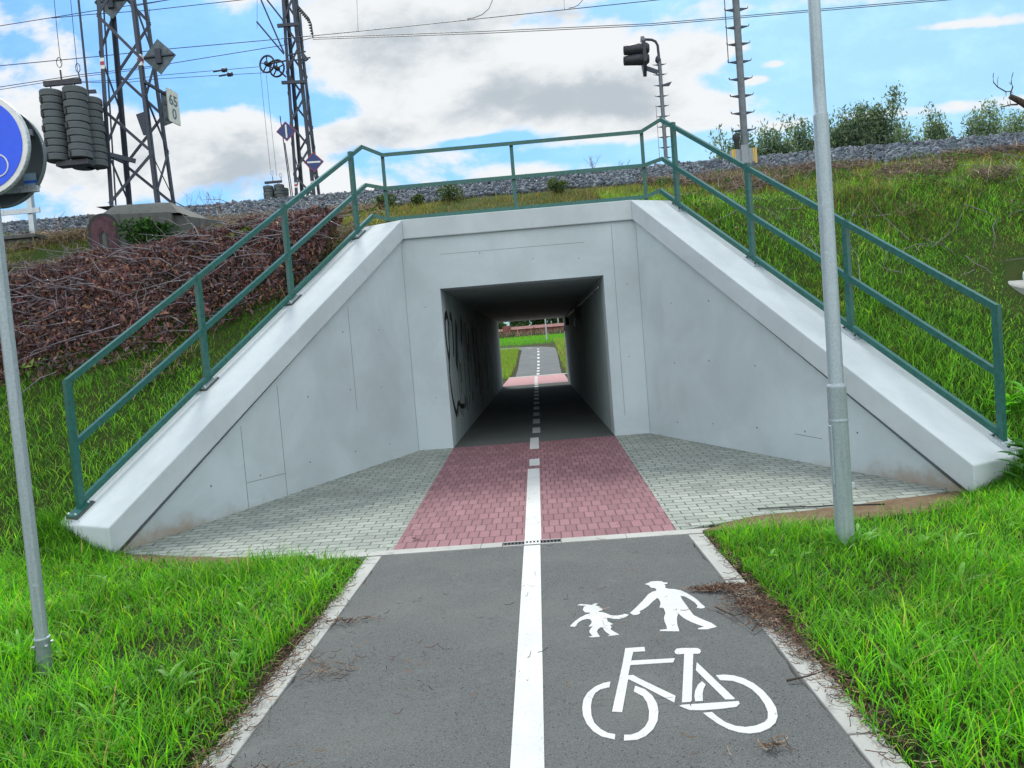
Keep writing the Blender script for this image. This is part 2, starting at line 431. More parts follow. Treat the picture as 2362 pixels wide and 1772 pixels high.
# ================================================================ terrain
ZP = -.225                                   # level of the near path
WING = lambda y: 1.78 + (11.29-y)*.512       # |x| of the inner face of a wing wall
def zfar(y):
    return float(np.interp(y, [28, 36, 42, 47, 57, 63, 75, 95, 130, 400], [0, 0, .14, .39, 1.14, 1.45, 1.95, 2.55, 2.9, 3.2]))
def bank(y):
    y = 39.6-y if y > 19.8 else y
    return float(np.interp(y, [6.4, 6.9, 11.65, 13.2, 14.7, 15.95, 16.4, 30],
                           [-.45, -.19, 3.44, 3.98, 4.48, 5.04, 5.08, 5.10]))
def dip(x, y): return .22*np.exp(-(((x+7)/1.9)**2+((y-12.35)/.85)**2))
def bump2(x, y, s=1.0):
    return .5*math.sin(1.3*x*s+.7*y)*math.cos(1.1*y*s-.4*x)+.3*math.sin(3.1*x*s+1.7)*math.cos(2.7*y*s+.5)+.2*math.sin(6.3*x*s+4*y*s)
def gz(x, y):                                # open ground in front
    if y > 28: return zfar(y)-.03 + (0.05*bump2(x, y) if abs(x) > 2 else 0)
    if y > 7.0 or (y > 6.75 and abs(x) < 4.3): return -.40
    k = min(1, max(0, (abs(x)-1.38)/.15))
    z = -.32 + k*(.115 + .02*bump2(x, y))
    if 5.9 < y and abs(x) < 4.6: z = min(z, -.235)
    return z
def grid(name, xs, ys, fz, mat, smooth=True, skip=None):
    V = np.array([(x, y, fz(x, y)) for y in ys for x in xs]); nx = len(xs)
    F = [(j*nx+i, j*nx+i+1, (j+1)*nx+i+1, (j+1)*nx+i) for j in range(len(ys)-1) for i in range(nx-1)
         if not (skip and skip((xs[i]+xs[i+1])/2, (ys[j]+ys[j+1])/2))]
    return numpy_mesh(name, V, [np.array(F)], M[mat] if isinstance(mat, str) else mat, smooth=smooth)
xs = [-2500, -800, -300, -120, -60, -30, -16] + list(np.arange(-10, -1.61, .4)) + [-1.53, -1.38, -.5, .5, 1.38, 1.53] + list(np.arange(1.6, 10.1, .4)) + [16, 30, 60, 120, 300, 800, 2500]
ys = [-600, -150, -40, -12, -4, 0, 1] + list(np.arange(1.5, 5.8, .35)) + [5.89, 5.95, 6.3, 6.74, 6.8, 6.99, 7.05, 12, 20, 27.9, 28.1] + list(np.arange(29, 64, 1)) + [68, 75, 85, 95, 130, 400, 2600]
tag(grid('ground', xs, ys, gz, 'soil'), kind='structure')

# embankment: mesh that follows the wall lines, open between the wings and over the tunnel
def bank_mesh():
    V, F = [], []
    ysA = [6.4, 6.9] + list(np.arange(7.1, 11.6, .35)) + [11.7]
    ts = [0, .02, .05, .07, .09, .115, .14, .165, .2, .235, .27, .35, .45, .57, .7, .85, 1]
    def zz(x, y, edge):
        e = (0 if edge < .01 else min(1, edge*12))*min(1, max(0, (11.6-y)/.6) if y < 11.75 else 1)
        return bank(y) + .07*e*bump2(x, y, .9)*(1 if bank(y) < 4.7 else .25)
    for s in (-1, 1):
        b = len(V)
        for y in ysA:
            xi = s*(WING(y)+.62 if y < 11.5 else 2.15)
            for t in ts:
                x = xi + s*(t**1.6)*110; V.append((x, y, zz(x, y, t)-dip(x, y)))
        n = len(ts)
        for j in range(len(ysA)-1):
            for i in range(n-1):
                q = [b+j*n+i, b+j*n+i+1, b+(j+1)*n+i+1, b+(j+1)*n+i]; F.append(q if s > 0 else q[::-1])
    ysB = [11.7, 12.1, 12.6, 13.2, 13.8, 14.4, 14.7, 15, 15.4, 15.95, 16.4, 19.8, 23.2, 23.65, 24.9, 26.4, 27.9]
    xsB = [-112.15, -60, -35] + list(np.arange(-22, 22.1, .7)) + [35, 60, 112.15]
    b = len(V); n = len(xsB)
    for y in ysB:
        for x in xsB: V.append((x, y, (zz(x, y, .0 if abs(x) < 2.3 and y < 12.2 else 1) if 11.8 < y < 14.6 else bank(y))-dip(x, y)))
    for j in range(len(ysB)-1):
        for i in range(n-1): F.append([b+j*n+i, b+j*n+i+1, b+(j+1)*n+i+1, b+(j+1)*n+i])
    ysC = [27.9, 28.6, 30, 31.5, 32.85, 33.2]
    for s in (-1, 1):
        b = len(V)
        for y in ysC:
            xi = s*(WING(39.6-y)+.62)
            for t in ts:
                x = xi+s*(t**1.6)*110; V.append((x, y, bank(y)))
        n = len(ts)
        for j in range(len(ysC)-1):
            for i in range(n-1):
                q = [b+j*n+i, b+j*n+i+1, b+(j+1)*n+i+1, b+(j+1)*n+i]; F.append(q if s > 0 else q[::-1])
    return numpy_mesh('embankment', np.array(V), [np.array(F)], M['bank'], smooth=True)
tag(bank_mesh(), kind='structure')
# bed of the ballast, a sheet just over the crest of the bank
tag(grid('ballast_bed', [-112, -60, -35] + list(np.arange(-22, 22.1, .5)) + [35, 60, 112], [14.62, 14.75, 15, 15.3, 15.6, 15.95, 16.2, 16.6, 19.8, 23.2],
         lambda x, y: bank(y)+.012+.02*bump2(x*2, y*2) if y > 14.65 else bank(y)-.03, 'stonebed'), kind='structure')

# ---------------------------------------------------------------- paths
def sheet(name, pts, mat, parent=None, th=.004, label=None):
    mb = MB(); mb.prism(pts, (0, 0, -th))
    return mb.build(name, M[mat] if isinstance(mat, str) else mat, parent)
path = MB()
edgeL, edgeR = [], []
for i, y in enumerate(np.arange(-6, 6.25, .12)):
    edgeL.append((-1.31+.012*math.sin(y*7)+.008*math.sin(y*23+1), y, ZP)); edgeR.append((1.30+.012*math.sin(y*6+2)+.008*math.sin(y*19), y, ZP))
for a, b, c, d_ in zip(edgeL[:-1], edgeR[:-1], edgeR[1:], edgeL[1:]): path.prism([a, b, c, d_], (0, 0, -.06))
near_path = tag(path.build('path', M['asphalt']), kind='structure')
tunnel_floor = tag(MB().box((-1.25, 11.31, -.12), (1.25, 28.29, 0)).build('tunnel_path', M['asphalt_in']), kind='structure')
def slab(name, poly, mat):
    # paving falls from the tunnel to the drain
    f = lambda x, y: (x, y, ZP + (y-6.39)/(11.31-6.39)*.225)
    o = MB().prism([f(*p) for p in poly], (0, 0, -.08)).build(name, M[mat]); return tag(o, kind='structure')
slab('red_paving', [(-1.25, 6.39), (1.25, 6.39), (1.25, 11.31), (-1.25, 11.31)], 'red')
slab('grey_paving', [(-1.25, 6.39), (-1.25, 11.33), (-1.80, 11.33), (-4.10, 6.95), (-3.3, 6.66), (-2.4, 6.42), (-1.9, 6.39)], 'grey')
slab('grey_paving', [(1.25, 6.39), (1.9, 6.60), (2.7, 6.72), (4.15, 7.05), (1.80, 11.33), (1.25, 11.33)], 'grey')
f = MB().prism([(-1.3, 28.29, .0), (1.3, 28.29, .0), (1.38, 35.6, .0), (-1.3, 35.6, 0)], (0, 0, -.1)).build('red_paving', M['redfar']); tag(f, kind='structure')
tag(MB().box((-1.9, 35.6, -.1), (1.9, 36.3, .005)).build('kerb', M['kerb']), kind='structure')
# path beyond the tunnel: straight, climbing, then a left bend
FX0, FX1 = AY(1241, 866, 36.3)[0], AY(1242.5, 815, 57.3)[0]
def far_center(t):       # t = metres along the path from y=36.3
    if t < 21: return (FX0+(FX1-FX0)*t/21, 36.3+t)
    a = (t-21)/5.0
    if a < 1.5: return (FX1-5*(1-math.cos(a)), 57.3+5*math.sin(a))
    x0, y0 = FX1-5*(1-math.cos(1.5)), 57.3+5*math.sin(1.5); q = t-21-5*1.5
    return (x0-q*math.sin(1.5), y0+q*math.cos(1.5))
fp = MB(); prev = None
dash_far = MB()
def far_edges(t, wl, wr):
    x, y = far_center(t); x2, y2 = far_center(t+.1); dx_, dy_ = (x2-x)/.1, (y2-y)/.1
    l = math.hypot(dx_, dy_); nx, ny = -dy_/l, dx_/l
    A = (x+nx*wl, y+ny*wl); B = (x-nx*wr, y-ny*wr)
    return (A[0], A[1], zfar(A[1])), (B[0], B[1], zfar(B[1]))
vs, fs = [], []
for i, t in enumerate(np.arange(0, 60, 1.0)):
    wd = 1.12+.17*min(1, t/14); A, B = far_edges(t, wd, wd+.05); vs += [A, B]
    if i: fs.append((2*i-2, 2*i-1, 2*i+1, 2*i))
fp.add(vs, fs); tag(fp.build('path', M['asphalt_far']), kind='structure')
for k in range(18):
    t0 = .3+k*2.55; vs, fs = [], []
    for i in range(5):
        A, B = far_edges(t0+i*.28, .07, .07)
        vs += [(A[0], A[1], A[2]+.012), (B[0], B[1], B[2]+.012)]
        if i: fs.append((2*i-2, 2*i-1, 2*i+1, 2*i))
    dash_far.add(vs, fs)
tag(dash_far.build('line_marking', M['paint']), kind='structure')

# painted markings, each a 4 mm sheet on the path
mk = MB()
mk.box((-.085, -6, ZP+.001), (.055, 6.23, ZP+.004)); mk.build('centre_line', M['paint'], near_path)
L = MB()
zz = lambda y: ZP+(y-6.39)/(11.31-6.39)*.225+.004
L.prism([(-.082, 6.40, zz(6.4)), (.066, 6.40, zz(6.4)), (.070, 9.35, zz(9.35)), (-.078, 9.35, zz(9.35))], (0, 0, -.003))
for y0, y1 in ((9.98-.72, 9.98), (10.72, 11.30)):
    L.prism([(-.06, y0 if y0 > 9.4 else 9.55, zz(max(y0, 9.55))), (.075, max(y0, 9.55), zz(max(y0, 9.55))), (.075, y1, zz(y1)), (-.06, y1, zz(y1))], (0, 0, -.003))
tag(L.build('line_marking', M['paint']), kind='structure')
L = MB(); L.box((-.06, 11.32, .001), (.075, 11.80, .004)); y = 12.46
while y < 28: L.box((-.03, y, .001), (.105, min(y+.8, 28.2), .004)); y += 1.52
y = 28.7
while y < 35.4: L.box((-.05, y, .001), (.09, y+.65, .004)); y += 1.15
tag(L.build('line_marking', M['paint']), kind='structure')
def road_poly(pts, parent=None, mb=None):
    P = [AZ(1280+a/4.096, 1320+b/4.096, ZP+.004) for a, b in pts]
    return mb.prism([(p[0], p[1], ZP+.004) for p in P], (0, 0, -.003))
ADULT = [(848,112),(885,100),(905,88),(960,84),(1010,86),(1028,97),(1062,98),(1062,110),(1032,112),(1045,130),(1042,148),(1075,157),(1130,160),(1190,172),(1250,200),(1310,235),(1350,265),(1385,300),(1418,325),(1412,337),(1375,342),(1338,335),(1350,318),(1320,285),(1270,252),(1225,228),(1185,222),(1200,255),(1240,310),(1280,365),(1310,405),(1370,435),(1430,460),(1480,480),(1530,515),(1490,525),(1440,538),(1352,538),(1352,530),(1410,514),(1340,490),(1290,470),(1220,435),(1165,388),(1152,430),(1155,490),(1175,557),(992,554),(992,545),(1060,537),(1055,510),(1038,470),(1030,430),(1045,385),(1030,345),(1022,336),(988,333),(998,300),(995,275),(980,250),(965,243),(930,270),(880,320),(835,350),(795,370),(808,378),(800,392),(770,402),(740,402),(708,385),(735,362),(780,320),(830,270),(880,210),(920,185),(955,175),(960,165),(945,150),(905,145),(890,125)]
CHILD = [(212,312),(240,300),(320,306),(350,310),(372,295),(408,296),(392,308),(378,312),(420,325),(445,345),(452,358),(415,366),(412,375),(450,378),(490,390),(530,408),(590,410),(640,400),(665,393),(697,402),(680,415),(650,430),(610,440),(560,440),(510,432),(495,432),(492,445),(500,465),(550,490),(520,497),(535,515),(525,540),(560,562),(608,588),(550,597),(500,602),(520,592),(480,562),(460,540),(455,520),(430,520),(405,540),(398,560),(405,580),(425,608),(360,615),(320,610),(345,602),(355,600),(330,575),(325,555),(340,530),(360,508),(318,515),(345,480),(348,465),(330,442),(300,440),(260,450),(225,470),(205,490),(207,500),(185,515),(142,510),(160,490),(190,462),(235,430),(290,402),(335,388),(322,380),(285,378),(262,355),(275,325),(300,318)]
BIKE = [[(665,718),(845,705),(853,745),(740,752),(733,780),(720,835),(1135,812),(1118,850),(712,876),(692,975),(740,970),(790,1000),(1140,1168),(1128,1230),(780,1050),(695,1010),(690,1020),(635,1320),(540,1315),(600,1040),(640,860)],
 [(1130,745),(1150,722),(1210,716),(1345,716),(1370,728),(1380,750),(1365,768),(1307,770),(1292,1222),(1200,1228),(1222,770),(1160,775),(1135,765)],
 [(1340,850),(1700,1192),(1690,1200),(1610,1200),(1332,925)],
 [(1388,1030),(1425,1060),(1405,1100),(1395,1150),(1398,1215),(1325,1218),(1318,1170),(1325,1120),(1350,1065)],
 [(1175,1262),(1205,1252),(1735,1217),(1745,1240),(1715,1270),(1560,1290),(1400,1302),(1270,1300)],
 [(1520,972),(1600,967),(1690,975),(1780,1000),(1880,1050),(1970,1120),(2040,1200),(2090,1280),(2105,1360),(2085,1420),(2030,1470),(1940,1510),(1840,1522),(1740,1512),(1640,1482),(1540,1430),(1460,1375),(1400,1328),(1485,1320),(1530,1360),(1610,1415),(1700,1450),(1800,1462),(1900,1448),(1980,1415),(2010,1380),(2012,1320),(1985,1250),(1930,1170),(1860,1105),(1780,1060),(1680,1025),(1560,1018)],
 [(525,1033),(460,1045),(380,1080),(310,1135),(270,1200),(258,1280),(265,1350),(300,1430),(360,1500),(440,1550),(565,1578),(570,1530),(500,1518),(430,1480),(370,1420),(345,1350),(340,1270),(350,1200),(380,1140),(430,1105),(515,1085)],
 [(758,1072),(850,1105),(920,1165),(965,1240),(978,1310),(970,1400),(930,1480),(860,1545),(780,1580),(652,1590),(655,1535),(720,1535),(790,1510),(850,1460),(885,1400),(890,1310),(870,1230),(830,1170),(745,1125)]]
mb = MB(); road_poly(ADULT, None, mb); road_poly(CHILD, None, mb); mb.build('pedestrian_marking', M['paint'], near_path)
mb = MB()
for q in BIKE: road_poly(q, None, mb)
mb.build('bicycle_marking', M['paint'], near_path)

# kerbs (flush concrete edging, in metre lengths) and drain channel
for s in (-1, 1):
    k = MB(); y = -6
    while y < 6.2:
        y1 = min(y+.996, 6.2); o_ = rng.uniform(-.006, .006)
        k.box((s*1.31 if s > 0 else -1.44+o_, y, -.34), (1.44+o_ if s > 0 else -1.31, y1-.006, ZP+.008+rng.uniform(0, .006))); y += 1.0
    tag(k.build('kerb', M['kerb'], None, .006), kind='structure')
dr = tag(empty('drain_channel', (0, 6.31, ZP)), 'pale concrete drain channel with a black slotted grate across the path', 'drain')
k = MB(); x = -1.95
for x1 in (-1.45, -.46, -.271, .238, .80, 1.62):
    if abs(x+.271) > .01: k.box((x, 6.245, -.36), (x1-.004, 6.385, ZP+.006))
    else:
        k.box((x, 6.245, -.36), (x1-.004, 6.27, ZP+.006)); k.box((x, 6.36, -.36), (x1-.004, 6.385, ZP+.006)); k.box((x, 6.27, -.36), (x1-.004, 6.36, ZP-.05))
    x = x1
k.build('channel_body', M['kerb'], dr)
k = MB()
k.box((-.27, 6.272, ZP-.012), (.233, 6.286, ZP+.008)); k.box((-.27, 6.344, ZP-.012), (.233, 6.358, ZP+.008))
for i in range(17): k.box((-.268+i*.031, 6.286, ZP-.012), (-.257+i*.031, 6.344, ZP+.006))
k.build('grate', M['dark'], dr)
MB().box((-.268, 6.272, ZP-.048), (.231, 6.358, ZP-.03)).build('slot_shade', M['black'], dr)  # black slab added below the grate, standing in for shade in its slots
lm = MB()
lm.box((-.082, 6.236, ZP+.0085), (.058, 6.286, ZP+.0115)); lm.box((-.082, 6.344, ZP+.0085), (.058, 6.392, ZP+.0115))
for i in range(6, 11): lm.box((-.268+i*.031, 6.287, ZP+.0065), (-.253+i*.031, 6.343, ZP+.0095))
tag(lm.build('line_marking', M['paint']), kind='structure')

# ================================================================ underpass
up_ = tag(empty('underpass', (0, 11.31, 0)), 'pale concrete underpass with splayed wing walls and a square tunnel mouth', 'underpass')
def mir(y, back): return 39.6-y if back else y
def build_front(back):
    H = 2.462
    mb = MB(); y0, y1 = mir(11.31, back), mir(11.75, back)
    lo, hi = min(y0, y1), max(y0, y1)
    mb.box((-1.80, lo, -.4), (-1.25, hi, H)); mb.box((1.25, lo, -.4), (1.80, hi, H)); mb.box((-1.80, lo, H), (1.80, hi, 3.27))
    if not back:
        mb.box((1.42, 11.3085, .3), (1.425, 11.31, 3.2), 1); mb.box((-1.2, 11.3085, 2.98), (1.0, 11.31, 2.985), 1)
        for x, z in ((.2, 2.8), (-.6, 2.95), (1.55, 1.2), (-1.5, 2.2), (1.6, 2.3), (.9, 2.75), (-1.45, .8)):
            mb.lathe([(0, -.002), (.009, -.002), (.009, 0)], (x, 11.31, z), (0, 1, 0), 8, 1)
    mb.build('portal_wall', [M['wall'], M['seam']], up_)
    for s in (-1, 1):
        A = Vector((s*1.78, 11.312, 0)); B = Vector((s*4.06, 6.86, 0)); th = (B-A).normalized(); n = Vector((s*abs(th.y), abs(th.x), 0))
        def P(a, o, z):
            q = A+th*a+n*o; return (q.x, mir(q.y, back), z)
        Lw = (B-A).length; m_ = MB()
        prof = [(0, -.4), (Lw, -.4), (Lw, -.26), (0, 3.26)]
        m_.prism([P(a, .0, z) for a, z in prof], Vector(P(0, .55, 0))-Vector(P(0, 0, 0)))
        if not back:
            top = lambda a: 3.22-a*3.5/Lw
            seams = ([(.015, 1), (1.35, 0), (2.75, 1), (3.35, 1)] if s < 0 else [(.015, 1)])
            for a, full in seams:
                z1 = top(a)-.05; z0 = (-.22+.045*max(0, Lw-a)) if full else (z1*.35)
                m_.prism([P(a, 0, z0), P(a+.006, 0, z0), P(a+.006, 0, z1), P(a, 0, z1)], Vector(P(0, -.0018, 0))-Vector(P(0, 0, 0)), 1)
            if s < 0:
                m_.prism([P(3.35, 0, .16), P(2.75, 0, .16), P(2.75, 0, .166), P(3.35, 0, .166)], Vector(P(0, -.0018, 0))-Vector(P(0, 0, 0)), 1)
            else:
                m_.prism([P(2.9, 0, .2), P(3.3, 0, .17), P(3.3, 0, .176), P(2.9, 0, .206)], Vector(P(0, -.0016, 0))-Vector(P(0, 0, 0)), 1)
            for a in (.75, 1.5, 2.3, 3.1, 3.8):
                for z in (.25, 1.05, 1.9, 2.6):
                    if z < top(a)-.25:
                        c = P(a+rng.uniform(-.05, .05), -.001, z+rng.uniform(-.04, .04)); m_.lathe([(0, -.001), (.011, -.001), (.011, .001)], c, (-n.x, -n.y, 0), 8, 1)
        m_.build('wing_wall', [M['wall'], M['seam']], up_)
build_front(False); build_front(True)
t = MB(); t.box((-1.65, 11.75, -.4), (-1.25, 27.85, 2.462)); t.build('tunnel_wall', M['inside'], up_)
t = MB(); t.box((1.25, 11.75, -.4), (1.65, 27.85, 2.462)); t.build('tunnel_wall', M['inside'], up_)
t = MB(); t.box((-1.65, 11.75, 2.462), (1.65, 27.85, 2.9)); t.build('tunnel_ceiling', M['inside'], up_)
ZT, ZB = 3.547, 3.252
# copings: level one over the mouth with both corner pieces, one sloping down each wing
def wing_frame(s):
    A = Vector((s*1.735, 11.26, ZT)); B = Vector((s*4.03, 6.78, 0)); th = Vector((B.x-A.x, B.y-A.y, 0)).normalized()
    return A, th, Vector((s*abs(th.y), abs(th.x), 0)), math.hypot(B.x-A.x, B.y-A.y)
AL, tL, nL, LW = wing_frame(-1); AR, tR, nR, _ = wing_frame(1)
SLO = (ZT-.075)/LW
po = [AL, AR, AR+nR*.85, Vector((2.27, 12.09, ZT)), Vector((-2.27, 12.09, ZT)), AL+nL*.85]
o = MB().prism(po, (0, 0, ZB-ZT)).build('coping', M['coping'], up_, .012)
for (A, th, n) in ((AL, tL, nL), (AR, tR, nR)):
    m_ = MB()
    prof = [(0.002, ZT), (LW, ZT-SLO*LW), (LW, -.45), (LW-.3, -.45), (LW-.42, .02), (0.002, ZB)]
    prof = [(0.002, ZT-.0005), (LW, ZT-SLO*LW), (LW, -.42), (LW-.02, ZB-SLO*(LW-.02)), (0.002, ZB)]
    m_.prism([tuple(A+th*a)[:2]+(z,) for a, z in prof], n*.85)
    m_.build('coping', M['coping'], up_, .012)
# sprayed scrawl on the left inner wall: loop with running drips
def onwall(a, b, X, o): p = AX(980+a/3.606, 600+b/3.606, X); return (X+o, p[1], p[2])
g = MB()
def stroke(pts, wd):
    P = [onwall(a, b, -1.25, .002) for a, b in pts]
    for a, b in zip(P[:-1], P[1:]): g.bar(a, b, wd, .002, (1, 0, 0))
stroke([(178,450),(166,480),(168,560),(176,660),(190,760),(202,850),(206,960),(218,1060),(232,1160),(250,1240),(264,1290)], .13)
stroke([(178,450),(188,470),(200,560),(198,650),(205,760),(200,830)], .12)
stroke([(205,460),(222,480),(232,600),(236,700),(240,800)], .14)
stroke([(264,1290),(268,1400)], .012); stroke([(264,1290),(275,1200),(285,1185),(300,1215),(330,1215)], .09)
for a, b, c in ((276,1200,1300),(290,1190,1270),(300,1200,1285),(314,1200,1295),(335,1130,1220),(348,1150,1250),(372,1120,1200),(395,1090,1170)):
    stroke([(a, b), (a+2, c)], .12 if a % 2 else .07)
for a, b, c in ((420,560,640),(425,640,880),(360,590,760),(300,480,700),(260,520,900)): stroke([(a, b), (a+6, c)], .28)
for k in range(34):      # sooty drips and faded tags deeper in
    yy = 12.6+rng.beta(1.2, 1.3)*11; z1_ = rng.uniform(1.2, 2.25); ln_ = rng.uniform(.3, 1.5); ww = rng.uniform(.04, .30)
    g.box((-1.25, yy, max(.15, z1_-ln_)), (-1.2482, yy+ww, z1_), 0 if k % 3 else 1)
g.build('graffiti', [M['spray'], M['seam']], up_)
# lamps and cable duct inside, top right corner
cdx = MB(); P0 = onwall(1432, 205, 1.2, 0); P1 = onwall(1160, 470, 1.2, 0)
cdx.tube([(1.21, 11.9, 2.33), (1.21, 27.6, 2.33)], .014, 6)
for k in range(14): cdx.box((1.19, 12.2+k*1.15, 2.315), (1.25, 12.23+k*1.15, 2.345))
tag(cdx.build('cable_duct', M['galv']), 'thin grey cable duct fixed along the top right corner inside the tunnel', 'cable')
for i, (yy, lb) in enumerate(((17.8, 'small tunnel lamp nearer the mouth on the right inside wall'), (24.0, 'small tunnel lamp deeper inside on the right inside wall'))):
    e = tag(empty('tunnel_lamp', (1.2, yy, 2.15)), lb, 'lamp', 'lamps inside the tunnel')
    MB().box((1.14, yy-.09, 2.05), (1.25, yy+.09, 2.30)).build('housing', M['black'], e, .01)
    MB().tube([(1.12, yy-.02, 2.06), (1.10, yy+.02, 1.88)], .022, 8).build('tube', M['white'], e)
    MB().bar((1.17, yy, 2.28), (1.21, yy, 2.34), .02, .02).build('bracket', M['dark'], e)

# ================================================================ railing of green angle iron
rl = tag(empty('railing', (0, 11.85, 3.5)), 'green painted angle-iron railing running up both wings and over the tunnel mouth', 'railing')
ZN, ZF = .19, ZT-SLO*.25+.0
def coping_z(a): return ZT-SLO*max(0, a)
ends = {}
for s, A, th, n in ((-1, AL, tL, nL), (1, AR, tR, nR)):
    hs = (1.345, .705, .115) if s > 0 else (1.335, .70, .10)
    for a in (.25, 1.735, 3.225, 4.88):
        p = A+th*a+n*.68; z = coping_z(a); h = (1.345 if a > 4 else (1.27 if a < .3 else 1.305))
        m_ = MB(); sg = s
        # angle-section post: one flange along the wall, one across
        ax = th*1.0; bx = n*1.0; zt = z+h+(.0 if a > 4 else .02)
        def col4(c, u_, w_, lu, lw):
            return [c-u_*lu/2-w_*lw/2, c+u_*lu/2-w_*lw/2, c+u_*lu/2+w_*lw/2, c-u_*lu/2+w_*lw/2]
        c0 = Vector((p.x, p.y, z-.01))
        m_.prism(col4(c0-bx*.028, ax, bx, .062, .007), (0, 0, zt-z)); m_.prism(col4(c0+ax*(.0275)+bx*.003, ax, bx, .007, .056), (0, 0, zt-z))
        post = m_.build('post', M['green'], rl)
        m_ = MB(); sl_ = Vector((th.x, th.y, -SLO)).normalized(); up = bx.cross(sl_); up = up if up.z > 0 else -up
        c1 = Vector((p.x, p.y, z))
        m_.bar(c1-sl_*.11+up*.028, c1+sl_*.11+up*.028, .17, .012, up); m_.build('base_plate', M['green'] if (s < 0 and a > 4) else M['galv'], post)
        m_ = MB(); m_.bar(c1-sl_*.12+up*.009, c1+sl_*.12+up*.009, .19, .026, up); m_.build('mortar_pad', M['old'] if s < 0 else M['coping'], post)
        for i in (-1, 1):
            for j in (-1, 1):
                q = c1+sl_*.085*i+bx*.06*j+up*.034
                MB().lathe([(0, .024), (.009, .02), (.015, .014), (.015, 0)], q, up, 8).build('bolt', M['dark'] if s > 0 else M['galv'], post)
    a0, a1 = 4.88, .25
    p0 = A+th*a0+n*.68; p1 = A+th*a1+n*.68; z0, z1 = coping_z(a0), coping_z(a1)
    J = []
    for k, (h0, h1) in enumerate(((1.345, 1.26), (.71, .655), (.12, .115))):
        q0 = Vector((p0.x, p0.y, z0+h0)); q1 = Vector((p1.x, p1.y, z1+h1)); dr_ = (q1-q0)
        ext = (.055, .060, .085)[k]
        q2 = q1+dr_*ext
        m_ = MB(); up = Vector((0, 0, 1)); m_.angle(q0-dr_*.004, q2, .058, .007, up, 1 if s < 0 else -1)
        m_.build(('top_rail', 'middle_rail', 'bottom_rail')[k], M['green'], rl); J.append(q2)
    ends[s] = J
zp = (4.715, 4.19, 3.70)
for x in (-2.06, .0, 2.06):
    m_ = MB(); m_.box((x-.028, 11.845, 3.50), (x+.028, 11.852, 4.72)); m_.box((x-.028 if x < 0 else x+.021, 11.852, 3.50), (x-.021 if x < 0 else x+.028, 11.90, 4.70))
    po_ = m_.build('post', M['green'], rl)
    MB().box((x-.08, 11.79, ZT), (x+.08, 11.95, ZT+.012)).build('base_plate', M['galv'], po_)
for k, nm in enumerate(('top_rail', 'middle_rail', 'bottom_rail')):
    m_ = MB(); zc = zp[k]
    m_.angle((-2.06, 11.83, zc), (2.06, 11.83, zc), .06, .007, (0, 0, 1), 1)
    m_.angle(ends[-1][k], (-2.06, 11.83, zc), .058, .007, (0, 0, 1), 1); m_.angle((2.06, 11.83, zc), ends[1][k], .058, .007, (0, 0, 1), 1)
    m_.build(nm, M['green'], rl)
# ================================================================ galvanised lamp post on the right
lp = tag(empty('lamp_post', (2.335, 5.5, -.22)), 'tall stepped galvanised post standing in the grass to the right of the path', 'lamp post')
b = Vector((2.335, 5.5, 0))
m_ = MB(); m_.lathe([(.068, -.4), (.067, .99), (.069, 1.0), (.067, 1.015), (.055, 1.022), (.054, 1.03), (.052, 2.97), (.050, 2.985), (.045, 2.99), (.043, 3.2), (.038, 6.0), (0, 6.0)], b, n=28)
m_.build('pole', M['pole'], lp)
m_ = MB(); m_.lathe([(.0685, .74), (.0705, .745), (.0705, .76), (.0685, .765)], b, n=28); m_.build('weld_ring', M['pole'], lp)
m_ = MB(); m_.prism([(2.335-.073, 5.5-.035, .28), (2.335-.073, 5.5+.01, .28), (2.335-.073, 5.5+.01, .72), (2.335-.073, 5.5-.035, .72)], (.012, 0, 0)); m_.build('access_door', M['pole'], lp, .003)
# ================================================================ round cycle sign on the left
sg = tag(empty('cycle_sign', (-2.868, 4.165, -.2)), 'round blue cycle path sign back to back with a grey-backed sign on a galvanised post', 'road sign')
bx_, by_ = -2.885, 4.165
m_ = MB(); n_ = 12
m_.lathe([(.035, -.4), (.035, 3.25), (0, 3.25)], (bx_, by_, 0), n=10, smooth=False); m_.build('pole', M['pole'], sg)
m_ = MB(); m_.lathe([(.041, -.35), (.041, -.015), (.044, -.012), (.044, .0), (.036, .002)], (bx_, by_, 0), n=20)
m_.build('base_sleeve', M['pole'], sg)
for k in range(3):
    a = -2.2+k*1.6
    c = Vector((bx_+.042*math.cos(a), by_+.042*math.sin(a), -.045)); MB().lathe([(0, .02), (.008, .018), (.010, .012), (.010, 0)], c, (math.cos(a), math.sin(a), 0), 6).build('bolt', M['galv'], sg)
zc = 2.85
def disc(cx, cy, cz, r, face, side, parent, nm, rimdir):
    m_ = MB(); m_.lathe([(0, 0), (r-.012, 0), (r-.004, -.004*rimdir), (r, .0), (r, .022*rimdir), (r-.008, .024*rimdir), (r-.008, .006*rimdir), (0, .006*rimdir)], (cx, cy, cz), (0, 1, 0), 64)
    return m_.build(nm, side, parent)
fb = disc(bx_, by_-.065, zc, .292, None, M['galv'], sg, 'front_plate', 1)
m_ = MB(); m_.lathe([(0, -.0035), (.287, -.0035), (.287, 0)], (bx_, by_-.065, zc), (0, 1, 0), 64, smooth=False); m_.build('white_ring', M['white'], fb)
m_ = MB(); m_.lathe([(0, -.0075), (.260, -.0075), (.260, -.0035)], (bx_, by_-.065, zc), (0, 1, 0), 64, smooth=False); m_.build('blue_face', M['blue'], fb)
